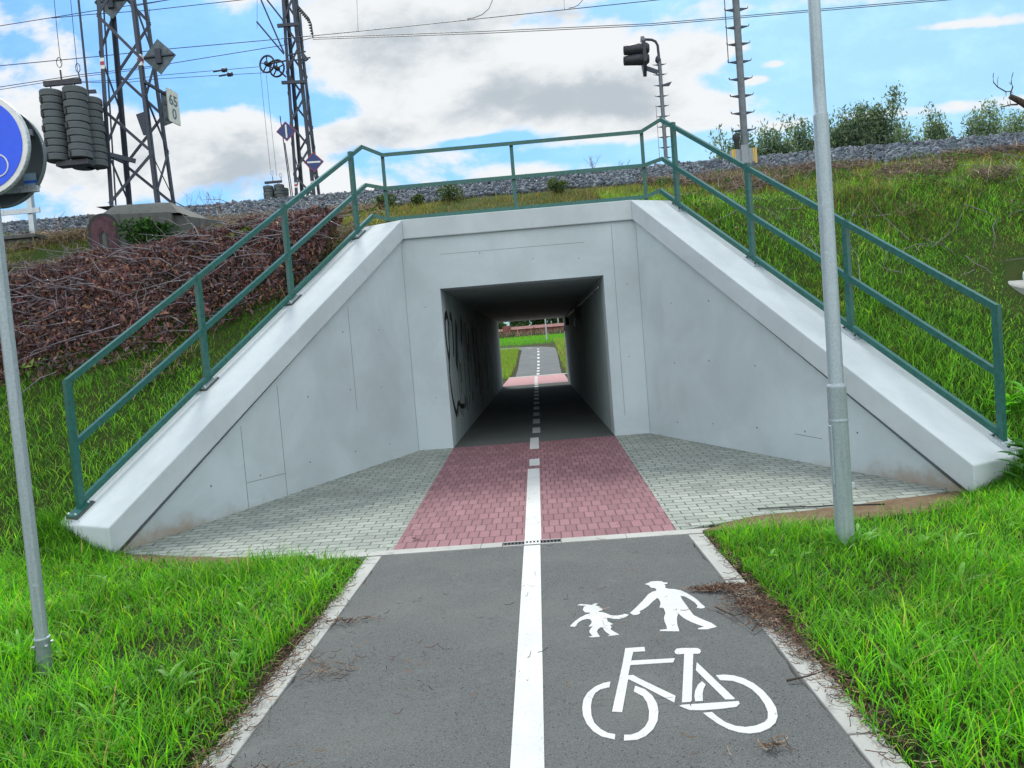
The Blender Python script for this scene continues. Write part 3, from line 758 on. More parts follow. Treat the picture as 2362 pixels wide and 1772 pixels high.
# white bicycle, a wheel on each side
m_ = MB(); yb = by_-.065-.0085
for cx in (-.10, .105):
    ring = [(bx_+cx+.062*math.cos(2*math.pi*k/32), yb, zc-.125+.062*math.sin(2*math.pi*k/32)) for k in range(33)]
    for p, q in zip(ring[:-1], ring[1:]): m_.bar(p, q, .002, .010, (0, 0, 1) if abs(p[2]-q[2]) < .006 else (1, 0, 0)) if False else m_.tube([p, q], .0045, 5, cap=False)
for p, q in (((-.10,-.125),(-.04,-.02)),((-.04,-.02),(.06,-.02)),((.06,-.02),(0,-.125)),((0,-.125),(-.10,-.125)),((0,-.125),(-.04,-.02)),((.105,-.125),(.05,.02)),((.05,.02),(.085,.02)),((-.065,.0),(-.02,.0))):
    m_.tube([(bx_+p[0], yb, zc+p[1]), (bx_+q[0], yb, zc+q[1])], .005, 5)
m_.build('bicycle_symbol', M['white'], fb)
bb = disc(bx_+.0, by_+.085, zc-.035, .292, None, flat('sign_back', (.13, .17, .19), .5, .3, .15, 6), sg, 'rear_plate', -1)
for dz in (.12, -.20):
    m_ = MB(); m_.bar((bx_-.2, by_+.062, zc-.035+dz), (bx_+.235, by_+.062, zc-.035+dz), .025, .035); m_.bar((bx_-.05, by_+.03, zc-.035+dz), (bx_+.05, by_+.03, zc-.035+dz), .06, .03)
    m_.build('bracket', M['galv'], sg)
st = MB(); sx = bx_+.145
st.box((sx, by_+.0765, zc-.215), (sx+.075, by_+.0785, zc-.14), 0); st.box((sx, by_+.0745, zc-.197), (sx+.075, by_+.0765, zc-.181), 1)
for i in range(9): st.box((sx-.03+i*.0135, by_+.0765, zc-.232), (sx-.03+i*.0135+.009, by_+.0785, zc-.221), 2)
st.build('sticker', [flat('sticker_pale', (.25, .38, .50), .5), flat('sticker_blue', (.02, .12, .55), .5), flat('sticker_red', (.25, .02, .05), .5)], bb)

# ================================================================ lattice masts
def mast(name, label, x0, x1, y0, y1, zb, ztop, tx, panel, leg, diag, bandz):
    root = tag(empty(name, ((x0+x1)/2, (y0+y1)/2, zb)), label, 'mast', 'lattice masts carrying the overhead line')
    H = ztop-zb; cx, cy = (x0+x1)/2, (y0+y1)/2
    def P(i, j, z):
        k = 1-(z-zb)*tx
        return Vector((cx+(i-.5)*(x1-x0)*k, cy+(j-.5)*(y1-y0)*k, z))
    for i in (0, 1):
        for j in (0, 1):
            m_ = MB(); p, q = P(i, j, zb), P(i, j, ztop); si = 1 if i == 0 else -1; sj = 1 if j == 0 else -1
            # angle section, corner outwards
            for c0, c1 in (((0, 0), (leg, .012)), ((0, 0), (.012, leg))):
                poly = [(p.x+si*c0[0], p.y+sj*c0[1], zb), (p.x+si*c1[0], p.y+sj*c0[1], zb), (p.x+si*c1[0], p.y+sj*c1[1], zb), (p.x+si*c0[0], p.y+sj*c1[1], zb)]
                m_.prism(poly, q-p)
            m_.build('leg', M['mast'], root)
    m_ = MB(); z = zb+.12; k = 0
    while z+panel < ztop:
        z2 = z+panel*.92
        for (a, b_) in (((0, 0), (1, 0)), ((1, 0), (1, 1)), ((1, 1), (0, 1)), ((0, 1), (0, 0))):
            o_ = .18*panel if a[1] != b_[1] else 0
            s1, s2 = (a, b_) if k % 2 == 0 else (b_, a)
            p = P(s1[0], s1[1], z+o_); q = P(s2[0], s2[1], z2+o_)
            m_.bar(p, q, diag*.25, diag, (0, 0, 1)); 
        z += panel*.92; k += 1
    m_.build('bracing', M['mast'], root)
    for bz in bandz:
        for i, j in ((0, 0), (1, 0)):
            p = P(i, j, bz); sgn = 1 if i == 0 else -1
            m_ = MB(); w2 = leg+.006
            for dz, mi in ((-.075, 0), (0, 1), (.075, 0)):
                m_.box((p.x-.003 if i == 0 else p.x-w2+.003, p.y-.004, bz+dz-.037-(.0 if mi == 0 else .0)), (p.x+w2-.003 if i == 0 else p.x+.003, p.y-.0015, bz+dz+.037), mi)
                if i == 1: m_.box((p.x+.0015, p.y, bz+dz-.037), (p.x+.004, p.y+w2, bz+dz+.037), mi)
            m_.build('marker_band', [M['white'], M['redp']], root)
    return root, P
mA, PA = mast('lattice_mast', 'large steel lattice mast at the left, standing on the graffitied concrete plinth', -8.47, -7.42, 15.2, 15.95, 5.0, 13.5, .058, 1.05, .085, .06, (8.0,))
mB, PB = mast('lattice_mast', 'slimmer distant lattice mast with two blue diamond signs beyond the tracks', -9.55, -8.58, 31.0, 32.0, 5.1, 20.5, .038, 1.15, .13, .085, (9.0,))
# cross bars and clamps on mast A
m_ = MB()
zz_ = 6.15; m_.bar(PA(0, 0, zz_)+Vector((-.35, -.02, 0)), PA(0, 0, zz_)+Vector((0, -.02, 0)), .03, .05)
m_.bar(PA(0, 0, zz_), PA(0, 1, zz_), .05, .09); m_.bar(PA(0, 0, zz_), PA(1, 0, zz_+.0)*.0+PA(0, 0, zz_)*1.0+Vector((.45, .3, -.12)), .05, .09)
m_.box((PA(1, 0, 6.75).x-.02, PA(1, 0, 6.75).y+.02, 6.62), (PA(1, 0, 6.75).x+.16-.2, PA(1, 0, 6.75).y+.05, 7.05))
m_.prism([tuple(PA(1, 0, 6.7)+Vector((-.27, .02, .2))), tuple(PA(1, 0, 6.7)+Vector((-.02, .02, .26))), tuple(PA(1, 0, 6.7)+Vector((0, .02, -.2))), tuple(PA(1, 0, 6.7)+Vector((-.16, .02, -.23)))], (0, .04, 0))
m_.bar(PA(1, 0, 7.55), PA(1, 1, 7.45)+Vector((.25, .05, -.05)), .04, .06)
m_.tube([PA(0, 0, 5.1)+Vector((.08, .1, 0)), PA(0, 0, 13)+Vector((.10, .1, 0))], .016, 6)
m_.tube([PA(1, 0, 6.0), PA(1, 1, 5.2), PA(1, 1, 5.03)+Vector((.3, .2, -.02)), (-6.6, 16.6, 5.12)], .012, 6)
m_.build('fittings', M['mast'], mA)
tube_a = MB(); tube_a.tube([AY(181, 0, 15.1), AY(203, 217, 15.1), AY(224, 392, 15.1)], .022, 8)
tube_a.tube([AY(224, 392, 15.1), AY(232, 390, 15.2)], .015, 6); tube_a.bar(AY(200, 212, 15.1), AY(222, 211, 15.2), .04, .07)
tube_a.build('guide_rod', M['mast'], mA)
# mast B: outriggers, insulator string, ladder wheel bracket, ducts
m_ = MB()
for a, b_ in (((592, 50), (655, 125)), ((602, 0), (655, 122)), ((616, 0), (668, 66))): MB().tube([AY(*a, 30.8), AY(*b_, 31)], .035, 6).build('outrigger', M['mast'], mB)
m_.bar(AY(640, 60, 30.9), AY(688, 56, 30.9), .1, .13); m_.bar(AY(650, 191, 30.9), AY(703, 189, 30.9), .1, .12)
m_.bar(AY(662, 128, 30.9), AY(705, 119, 30.9), .04, .05); m_.bar(AY(665, 142, 30.9), AY(716, 133, 30.9), .04, .05); m_.bar(AY(698, 126, 30.8), AY(708, 139, 30.8), .1, .16)
m_.build('cross_bars', M['mast'], mB)
m_ = MB(); m_.tube([AY(686, 12, 31), AY(712, 42, 31), AY(718, 56, 31), AY(722, 88, 31)], .03, 6)
for k in range(7): m_.lathe([(0, -.03), (.075, -.02), (.02, .03)], AY(690+k*3.6, 22+k*4.2, 31), (.6, 0, -.8), 10)
for k in range(6): m_.lathe([(0, -.03), (.07, -.02), (.02, .03)], AY(712+k*1.6, 46+k*6.5, 31), (.2, 0, -1), 10)
m_.build('insulator', M['dark'], mB)
m_ = MB(); m_.tube([AY(693, 30, 30.8), AY(704, 170, 30.8), AY(708, 240, 30.8), AY(722, 360, 30.8), AY(738, 448, 30.8)], .025, 6)
m_.tube([AY(646, 268, 30.8), AY(672, 458, 30.8)], .022, 6); m_.tube([AY(657, 330, 30.8), AY(676, 458, 30.8)], .02, 6); m_.build('cable_duct', M['mast'], mB)

# plinths
pl = tag(empty('mast_plinth', (-7.9, 14.5, 3.6)), 'weathered concrete plinth with a maroon painted loop under the left mast', 'plinth')
m_ = MB()
xL, xR = AY(201, 490, 12.85)[0], -5.55
m_.prism([(xL, 12.85, 3.4), (-6.05, 12.85, 3.4), (-6.05, 12.85, 4.33), (xL, 12.85, 4.40)], (0, 3.5, 0))
xa, xb = AY(256, 480, 13.1)[0], AY(400, 474, 13.1)[0]
m_.add([(xa-.1, 12.87, 4.37), (xb+.2, 12.87, 4.30), (xa+.03, 13.12, 4.575), (xb-.05, 13.12, 4.545), (-8.62, 14.95, 5.02), (-7.25, 14.95, 4.99), (-8.62, 16.2, 5.03), (-7.25, 16.2, 5.03), (xa-.3, 16.3, 4.3), (xb+.3, 16.3, 4.3)],
       [(0, 1, 3, 2), (2, 3, 5, 4), (4, 5, 7, 6), (0, 2, 4, 6, 8), (1, 9, 7, 5, 3), (6, 7, 9, 8)])
m_.prism([(-6.05, 12.95, 3.4), (-5.35, 13.6, 3.4), (-5.35, 13.6, 4.22), (-6.05, 12.95, 4.30)], (0, 2.9, 0))
m_.build('block', M['old'], pl, .02)
g = MB(); yq = 12.842
def arc(cx, cz, r0, r1, a0, a1, n, ob=0):
    pts = [(cx+r1*math.cos(a0+(a1-a0)*k/n), yq-ob, cz+r1*.9*math.sin(a0+(a1-a0)*k/n)) for k in range(n+1)] + [(cx+r0*math.cos(a1+(a0-a1)*k/n), yq-ob, cz+r0*.9*math.sin(a1+(a0-a1)*k/n)) for k in range(n+1)]
    return pts
gx = AY(240, 540, 12.85)[0]; gtop = AY(240, 492, 12.85)[2]
def loopshape(r_out, r_in, z0, o_, mi):
    cz = gtop-.26
    g.prism([(gx-r_out, yq-o_, z0), (gx-r_out, yq-o_, cz)] + [(gx-r_out*math.cos(math.pi*k/12), yq-o_, cz+r_out*.95*math.sin(math.pi*k/12)) for k in range(1, 12)] + [(gx+r_out, yq-o_, cz), (gx+r_out*.97, yq-o_, z0+.12),
             (gx+r_in, yq-o_, z0+.15), (gx+r_in, yq-o_, cz-.12), (gx, yq-o_, cz-.05), (gx-r_in, yq-o_, cz-.12), (gx-r_in, yq-o_, z0)], (0, .006, 0), mi)
loopshape(.275, .045, gtop-.80, 0, 0); loopshape(.225, .085, gtop-.76, .004, 1)
g.build('graffiti', [M['spray'], M['maroon']], pl)

# ================================================================ tensioning weights
def weights(root_lb, origin, sc_, mat, labelgroup, spots, beam):
    pass
def weight_set(label, px, py, Y, s, grp, zfull=True):
    c = Vector(AY(px, py, Y)); root = tag(empty('tension_weight', tuple(c)), label, 'weight', grp)
    r_ = .215*s; h_ = .142*s
    for dx_, dy_, dz_ in ((-.24, 0, 0), (.24, 0, .02), (-.02, .47, -.04), (.27, .47, -.04)):
        m_ = MB(); top = c+Vector((dx_*s, dy_*s, -.14*s+dz_*s))
        for k in range(10):
            z0 = -k*h_; rr = r_*(1.03 if k in (0, 4) else 1)
            o_ = Vector((.006*math.sin(k*2.1), .006*math.cos(k*1.7), 0))*s
            m_.lathe([(0, z0-h_*.93), (rr-.012*s, z0-h_*.93), (rr, z0-h_*.86), (rr, z0-.02*s), (rr-.012*s, z0), (0, z0)], top+o_, (0, 0, 1), 24, 0, False)
            if k % 2: m_.box(tuple(top+o_+Vector((-.13*s, -r_-.004, z0-h_*.9))), tuple(top+o_+Vector((-.085*s, -r_*.55, z0-.02*s))), 1)
        m_.build('weight_stack', [M['weight'], M['black']], root)
    m_ = MB(); m_.bar(c+Vector((-.37*s, 0, .02)), c+Vector((.39*s, 0, .02)), .07*s, .10*s); m_.build('yoke', M['dark'], root)
    m_ = MB()
    for dx_ in (-.24, .20, .26): m_.tube([c+Vector((dx_*s, 0, 0)), c+Vector((dx_*s, 0, -.2*s))], .012*s, 6)
    m_.box(tuple(c+Vector((-.45*s*.55, -.1*s, -1.66*s))), tuple(c+Vector((.42*s, .12*s, -1.56*s))))
    m_.build('hanger', M['dark'], root)
    m_ = MB(); e = c+Vector((.0, 0, .05*s)); m_.tube([e, e+Vector((-.005, 0, .22*s))], .016*s, 6)
    for cc, hh, rr in ((e+Vector((-.01, 0, .37*s)), .10, .055), (c+Vector((.36*s, 0, .28*s)), .09, .045)):
        pts = [cc+Vector((rr*s*math.sin(2*math.pi*k/14), 0, hh*s*math.cos(2*math.pi*k/14))) for k in range(15)]
        m_.tube(pts, .008*s, 5, cap=False)
    m_.tube([c+Vector((.38*s, 0, .02)), c+Vector((.36*s, 0, .2*s))], .012*s, 6)
    m_.build('shackle', M['dark'], root)
    return root
weight_set('big hanging cluster of ribbed concrete tension weights beside the near left mast', 143, 193, 14.6, .98, 'tension weights')
weight_set('small far cluster of concrete tension weights showing above the ballast', 630, 421.5, 31.5, .98, 'tension weights')
# toothed tension wheels on mast B
for px, py, dy_, rr, lb in ((616, 148, 0, .325, 'upper toothed tension wheel on the far mast'), (639, 158, .25, .325, 'lower toothed tension wheel nearest the far mast')):
    c = Vector(AY(px, py, 30.6+dy_)); wh = tag(empty('toothed_pulley', tuple(c)), lb, 'wheel', 'tension wheels on the far mast')
    m_ = MB(); n_ = 40; ring = []
    ax = Vector((.25, 1, 0)).normalized(); u_ = Vector((1, -.25, 0)).normalized()
    pts = [c+u_*rr*math.cos(2*math.pi*k/n_)+Vector((0, 0, rr*math.sin(2*math.pi*k/n_))) for k in range(n_+1)]
    for k in range(n_): m_.tube([pts[k], pts[k+1]], .034, 5, cap=False)
    for k in range(0, n_, 1): m_.bar(pts[k], c+(pts[k]-c)*1.14, .05, .022, ax)
    m_.build('rim', M['dark'], wh)
    m_ = MB(); m_.lathe([(0, -.12), (.09, -.1), (.09, .1), (0, .12)], c, ax, 16)
    for k in range(5):
        a = 2*math.pi*k/5+.3; m_.bar(c, c+u_*rr*math.cos(a)+Vector((0, 0, rr*math.sin(a))), .03, .05, ax)
    m_.build('hub', M['dark'], wh)
    m_ = MB(); m_.tube([c, Vector(AY(660, 140 if py < 150 else 178, 30.9))], .035, 6); m_.build('arm', M['dark'], wh)

# ================================================================ square signs on masts
def diamond(name, label, cat, grp, c, r_, nrm, mats, bar=None, sub=None):
    c = Vector(c); nrm = Vector(nrm).normalized(); sx_ = nrm.cross(Vector((0, 0, 1))).normalized()
    root = tag(empty(name, tuple(c)), label, cat, grp)
    P = lambda a, b_, o_: c+sx_*a+Vector((0, 0, b_))+nrm*o_
    m_ = MB(); m_.prism([P(r_, 0, 0), P(0, r_, 0), P(-r_, 0, 0), P(0, -r_, 0)], nrm*-.012); m_.build('plate', mats[0], root)
    if bar is not None:
        r2 = r_*.92
        m_ = MB(); m_.prism([P(r2, 0, .003), P(0, r2, .003), P(-r2, 0, .003), P(0, -r2, .003)], nrm*-.003); m_.build('face', mats[1], root)
        m_ = MB()
        a, b_ = (r_*.65, r_*.08) if bar == 'h' else (r_*.08, r_*.65)
        m_.prism([P(a, -b_, .006), P(a, b_, .006), P(-a, b_, .006), P(-a, -b_, .006)], nrm*-.003); m_.build('bar', M['white'], root)
    else:
        m_ = MB(); m_.bar(P(-r_*.9, .01, .015), P(r_*.9, .01, .015), .03, .035, nrm); m_.bar(P(0, -.15, .03), P(0, .15, .03), .12, .05, nrm); m_.build('bracket', M['mast'], root)
    return root
backm = flat('plate_back', (.085, .115, .13), .5, .3, .3, 9)
vdir = Vector((1.1, -2, -.1))
diamond('diamond_plate', 'dark back of a square plate set on its corner, right side of the near mast', 'sign', 'plates on the near mast', AY(367, 131, 15.6), .37, (-.05, -1, 0), (backm,))
diamond('diamond_plate', 'dark back of a square plate set on its corner, high inside the near mast', 'sign', 'plates on the near mast', AY(256, 3, 15.75), .37, (0, -1, 0), (backm,))
diamond('diamond_sign', 'blue diamond sign with an upright white bar, higher on the far mast', 'sign', 'blue diamond signs', AY(660, 303, 30.5), .41, (.1, -1, 0), (M['redp'], M['bluedk']), 'v')
diamond('diamond_sign', 'blue diamond sign with a level white bar, lower on the far mast', 'sign', 'blue diamond signs', AY(724, 374, 30.5), .41, (.1, -1, 0), (M['redp'], M['bluedk']), 'h')
# kilometre board 65 / 0
ks = tag(empty('kilometre_sign', AY(400, 247, 15.6)), 'white kilometre board reading 65 over 0, seen edge-on on the near mast', 'sign')
c = Vector(AY(400.5, 247, 15.6)); nrm = Vector((.99, -.12, 0)).normalized(); sx_ = Vector((0, 0, 1)).cross(nrm).normalized(); wdt, hgt = .205, .35
def KP(a, b_, o_): return c+sx_*a+Vector((0, 0, b_))+nrm*o_
def rrect(wd, hg, r_):
    pts = []
    for cx, cz, a0 in ((wd-r_, hg-r_, 0), (-wd+r_, hg-r_, 90), (-wd+r_, -hg+r_, 180), (wd-r_, -hg+r_, 270)):
        for k in range(5): a = R(a0+k*22.5); pts.append((cx+r_*math.cos(a), cz+r_*math.sin(a)))
    return pts
MB().prism([KP(a, b_, 0) for a, b_ in rrect(wdt, hgt, .04)], nrm*-.012).build('plate', flat('board_back', (.3, .31, .3), .5), ks)
MB().prism([KP(a, b_, .003) for a, b_ in rrect(wdt*.97, hgt*.98, .04)], nrm*-.003).build('face', flat('board_face', (.62, .64, .56), .5), ks)
for txt, bz in (('65', .12), ('0', -.16)):
    fc = bpy.data.curves.new('digits', 'FONT'); fc.body = txt; fc.size = .30; fc.align_x = 'CENTER'; fc.align_y = 'CENTER'; fc.extrude = .001; fc.offset = .006
    to = bpy.data.objects.new('tmp', fc); col.objects.link(to); bpy.context.view_layer.update()
    me = bpy.data.meshes.new_from_object(to.evaluated_get(bpy.context.evaluated_depsgraph_get())); bpy.data.objects.remove(to)
    o_ = KP(0, bz, .0055); mt = Matrix(((sx_.x, 0, nrm.x, o_.x), (sx_.y, 0, nrm.y, o_.y), (0, 1, 0, o_.z), (0, 0, 0, 1)))
    me.transform(mt); me.materials.clear(); link('digits', me, flat('digit_grey', (.10, .15, .18), .6), ks)
m_ = MB(); c2 = Vector(AY(386, 248, 15.75)); n2 = Vector((-.5, -.86, 0)).normalized(); s2 = Vector((0, 0, 1)).cross(n2).normalized()
m_.prism([c2+s2*a+Vector((0, 0, b_)) for a, b_ in rrect(.19, .35, .03)], n2*-.012); m_.build('rear_plate', backm, ks)
m_ = MB(); m_.bar(c+Vector((-.25, .1, .12)), c+Vector((-.02, 0, .1)), .03, .06); m_.bar(c+Vector((-.25, .1, -.2)), c+Vector((-.02, 0, -.2)), .03, .06); m_.build('bracket', M['mast'], ks)

# ================================================================ peg mast with equipment cabinets, and signal
def peg_pole(name, label, cat, base, top, w_, zs, peg, lad, grp=None, mat='mast'):
    base, top = Vector(base), Vector(top); root = tag(empty(name, tuple(base)), label, cat, grp)
    m_ = MB(); m_.tube([base, top], w_/2, 12); m_.build('pole', flat(name+'_grey', (.13, .155, .175), .55, .1, .2, 8), root)
    for z in zs:
        c = base+(top-base)*((z-base.z)/(top.z-base.z))
        for s in (-1, 1):
            m_ = MB()
            m_.add([c+Vector((s*w_*.42, -.02, .028)), c+Vector((s*w_*.42, -.02, -.03)), c+Vector((s*(w_/2+peg), -.02, .012)), c+Vector((s*w_*.42, .02, .028)), c+Vector((s*w_*.42, .02, -.03)), c+Vector((s*(w_/2+peg), .02, .012))],
                   [(0, 1, 2), (3, 5, 4), (0, 2, 5, 3), (1, 4, 5, 2), (0, 3, 4, 1)])
            m_.bar(c+Vector((s*(w_/2+peg-.005), 0, .008)), c+Vector((s*(w_/2+peg+.012), 0, .05)), .03, .012)
            m_.build('step_peg', M['mast'], root)
    if lad:
        m_ = MB()
        for s, z0, z1 in lad:
            p = base+(top-base)*((z0-base.z)/(top.z-base.z)); q = base+(top-base)*((z1-base.z)/(top.z-base.z)); o_ = Vector((s*(w_/2+peg), 0, 0)); m_.bar(p+o_, q+o_, .025, .012)
        m_.build('ladder_rail', M['mast'], root)
    return root
b0 = Vector(AY(1722, 396, 15.6)); t0 = Vector(AY(1694, 0, 15.6)); t0 = b0+(t0-b0)*1.5
t0.x = b0.x; t0.y = b0.y
zs_ = [AY(1700, y, 15.6)[2] for y in (303, 263, 223, 184, 144, 103, 64, 23, -17, -57, -97)]
pp = peg_pole('peg_mast', 'grey mast with step pegs and a twin cabinet at its foot, right of the railing', 'mast', b0-Vector((0, 0, .2)), t0, .145, zs_, .155, [(-1, AY(1700, 144, 15.6)[2], t0.z-.1)])
fnd = Vector(AY(1722, 400, 15.5))
MB().box((fnd.x-.26, 15.3, fnd.z-.6), (fnd.x+.30, 15.9, fnd.z+.05)).build('foundation', M['old'], pp, .02)
cb = Vector(AY(1716, 361, 15.42)); cabm = M['boxgrey']
for s, w2 in ((-1, .255), (1, .265)):
    x0_, x1_ = (cb.x-w2, cb.x-.004) if s < 0 else (cb.x+.004, cb.x+w2)
    cbx = MB().box((x0_, 15.40, cb.z-.17), (x1_, 15.53, cb.z+.15)).build('cabinet', cabm, pp, .004)
    xe = x0_-.001 if s < 0 else x1_+.001
    for k, wy in ((0, .035), (1, .022)):
        xx = (x0_+.01+k*.05) if s < 0 else (x1_-.01-k*.05-wy)
        MB().box((xx, 15.395, cb.z-.165), (xx+wy, 15.3995, cb.z+.155)).build('yellow_strip', M['yellow'], cbx)
m_ = MB(); m_.box((cb.x-.06, 15.36, cb.z-.42), (cb.x+.075, 15.395, cb.z+.22)); m_.build('cover_plate', cabm, pp, .004)
m_ = MB(); m_.lathe([(0, .1), (.07, .07), (.08, 0), (.05, -.1), (.03, -.35)], Vector(AY(1698, 318, 15.6))); m_.build('horn', M['black'], pp)
# ballast-side light signal beyond the tracks
b1 = Vector(AY(1542, 385, 29)); t1 = Vector(AY(1519, 143, 29)); t1.x = b1.x = (b1.x+t1.x)/2-.02; t1.y = b1.y; b1.z = 5.1
zs_ = [AY(1530, y, 29)[2] for y in (149, 172, 197, 222, 245, 269, 293, 317, 341, 365)] + [AY(1545, 390, 29)[2], 6.6, 6.2]
sgp = peg_pole('railway_signal', 'dark railway light signal with two hooded lamps on a pegged post', 'signal', b1, t1, .15, zs_, .17, [(-1, 6, AY(1530, 245, 29)[2]), (1, 6, AY(1540, 293, 29)[2])])
m_ = MB(); m_.tube([t1, AY(1517, 105, 29), AY(1512, 96, 29), AY(1503, 92, 29), AY(1482, 91, 29)], .05, 8); m_.lathe([(.06, -.1), (.12, 0), (.09, .12), (.05, .18)], AY(1518, 140, 29), n=12)
m_.build('swan_neck', M['mast'], sgp)
m_ = MB(); m_.bar(AY(1486, 156, 29), AY(1518, 167, 29), .05, .16); m_.build('arm', M['mast'], sgp)
# back board, edge-on, pointed at both ends
P = lambda x, y, Y=29: Vector(AY(x, y, Y))
m_ = MB(); xx = P(1478, 90).x; zt_, zb_ = P(1478, 84).z, P(1480, 178).z; yc_ = 29
pts = [(yc_-.0, zt_), (yc_-.28, zt_-.25), (yc_-.3, zb_+.5), (yc_, zb_), (yc_+.3, zb_+.5), (yc_+.28, zt_-.25)]
m_.prism([(xx, a, b_) for a, b_ in pts], (.13, 0, 0)); m_.build('back_board', M['dark'], sgp)
for y_, lz in ((113, 0), (137, 0)):
    c = P(1480, y_); hd = MB(); hd.lathe([(0, .32), (.15, .30), (.21, .22), (.22, .05), (.22, -.06), (0, -.06)], c-Vector((.02, 0, 0)), (1, 0, 0), 18)
    h_ = hd.build('lamp_housing', M['dark'], sgp)
    hd = MB(); hd.lathe([(.215, -.05), (.17, -.68), (.155, -.68), (.20, -.05)], c, (1, 0, 0), 20); hd.build('hood', M['dark'], h_)
bl = MB(); bl.prism([AY(1528, 195, 28.9), AY(1540, 191, 28.9), AY(1550, 188, 28.9), AY(1544, 198, 28.9), AY(1528, 199, 28.9)], (0, .05, 0)); bl.build('bracket', M['mast'], sgp)

# ================================================================ overhead wires
def wire(pts, label, cat='wire', r=.012, grp='overhead wires', name='overhead_wire', mat='wire'):
    m_ = MB()
    for q in pts: m_.tube([AY(*p) for p in q], r, 5)
    tag(m_.build(name, M[mat], None), label, cat, grp)
ext = lambda a, b_, t: (a[0]+(b_[0]-a[0])*t, a[1]+(b_[1]-a[1])*t)
def wl(pts, Y, **k): return [(p[0], p[1], Y) for p in pts]
wire([wl([(-120, 80), (0, 60), (119, 41), (204, 27), (387, 0), (500, -18)], 24)], 'thin wire crossing the upper left corner behind the near mast')
wire([wl([(119, 42), (204, 34), (343, 24), (557, 0), (700, -17)], 24)], 'thin wire forking off just above the near mast top sign')
wire([wl([(300, 16), (387, 0), (440, -9)], 22.5)], 'short wire at the top edge between the two lattice masts')
wire([wl([(-120, 170), (0, 152), (220, 131), (390, 113), (593, 95), (700, 85), (900, 65), (1300, 23), (1500, 2), (1620, -12)], 27)], 'contact wire running level past both masts with droppers hanging to it', r=.0145)
wire([wl([(-120, 225), (0, 201), (181, 173), (311, 158), (392, 147), (651, 105), (722, 87)], 30)], 'stretch of wire rising from the left edge to the insulator on the far mast', r=.0145)
wire([wl([(722, 87), (1110, 73), (1500, 55), (1678, 40), (1861, 24), (2178, -3), (2400, -25)], 30),
      wl([(722, 91), (1110, 77.5), (1500, 59), (1678, 44), (1861, 28), (2178, 1), (2400, -21)], 30)], 'twin cable running from the far mast insulator to the upper right', r=.0145)
wire([wl([(-120, 232), (0, 207), (181, 178), (311, 162), (392, 150)], 30)], 'lower strand of the feeder wire at the left edge')
wire([wl([(180, 189), (297, 184), (369, 174), (600, 154)], 30)], 'upper tension wire running to the toothed wheels')
wire([wl([(180, 191), (297, 190), (369, 182), (520, 173), (614, 168)], 30)], 'lower tension wire running to the toothed wheels')
for px, py, lb in ((517, 162, 'small dark turnbuckle on the upper tension wire'), (530, 172, 'small dark turnbuckle on the lower tension wire')):
    c = Vector(AY(px, py, 30)); m_ = MB(); m_.tube([c+Vector((-.45, 0, -.02)), c+Vector((-.15, 0, 0))], .035, 6); m_.lathe([(0, -.14), (.07, -.1), (.09, .0), (.05, .1), (0, .16)], c, (1, 0, .05), 10); m_.box(tuple(c+Vector((.05, -.03, -.07))), tuple(c+Vector((.12, .03, .07))))
    tag(m_.build('turnbuckle', M['dark']), lb, 'fitting', 'turnbuckles on the tension wires')
wire([wl([(823, -40), (823, 0), (826, 72)], 27)], 'dropper hanging left of the bridge railing centre', r=.008, name='dropper', grp='droppers')
wire([wl([(1301, -40), (1301, 0), (1302, 22)], 27)], 'short dropper at the top edge above the middle of the railing', r=.008, name='dropper', grp='droppers')
wire([wl([(345, 20), (347, 117)], 27)], 'dropper hanging just right of the near mast', r=.008, name='dropper', grp='droppers')
for pts, lb in (([(1140, -20), (1136, 0), (1128, 20), (1112, 34), (1094, 41), (1078, 44)], 'curved jumper cable meeting the contact wire above the tunnel'),
                ([(1352, -14), (1344, 0), (1334, 12), (1324, 17), (1312, 19)], 'shorter curved jumper cable by the top edge')):
    wire([wl(pts, 27)], lb, name='jumper_cable', grp='jumper cables')
wire([wl([(120, -40), (125, 0), (132, 75), (140, 146)], 14.6)], 'left thin cable holding up the near weights', r=.006, name='weight_cable', grp='weight cables')
wire([wl([(158, -40), (163, 0), (171, 85), (179, 165)], 14.6)], 'right thin cable holding up the near weights', r=.006, name='weight_cable', grp='weight cables')
wire([wl([(600, 160), (612, 280), (624, 392)], 31)], 'left thin cable from the tension wheels to the far weights', r=.008, name='weight_cable', grp='weight cables')
wire([wl([(614, 172), (626, 290), (638, 405)], 31)], 'right thin cable from the tension wheels to the far weights', r=.008, name='weight_cable', grp='weight cables')
wire([wl([(593, -30), (593, 66)], 30.8)], 'thin dropper to the outrigger left of the far mast', r=.008, name='dropper', grp='droppers')

# ================================================================ fence and headwall at the left edge
fc_ = tag(empty('fence', (-10, 14.9, 4.6)), 'grey metal rail fence glimpsed behind the round sign', 'fence')
p0, p1 = Vector(AY(66, 425, 14.6)), Vector(AY(78, 536, 14.6)); xx = p1.x
m_ = MB(); m_.bar((xx, 14.6, p1.z-.1), (xx, 14.6, p0.z), .10, .10, (0, 1, 0)); m_.build('post', M['galv'], fc_)
for dx_ in (-2.2, -4.4): m_ = MB(); m_.bar((xx+dx_, 14.6, p1.z-.1), (xx+dx_, 14.6, p0.z), .10, .10, (0, 1, 0)); m_.build('post', M['galv'], fc_)
for ya in (427, 484):
    q = Vector(AY(92, ya, 14.53)); m_ = MB(); m_.bar(q, (q.x-5, q.y, q.z), .03, .10); m_.build('rail', M['galv'], fc_)
hw = tag(empty('headwall', (-10.2, 13.6, 4)), 'low old concrete headwall at the left edge below the fence', 'wall')
q = Vector(AY(82, 548, 13.4)); m_ = MB(); m_.box((q.x-4, 13.4, q.z-1.3), (q.x, 13.9, q.z)); m_.build('body', M['old'], hw, .02)
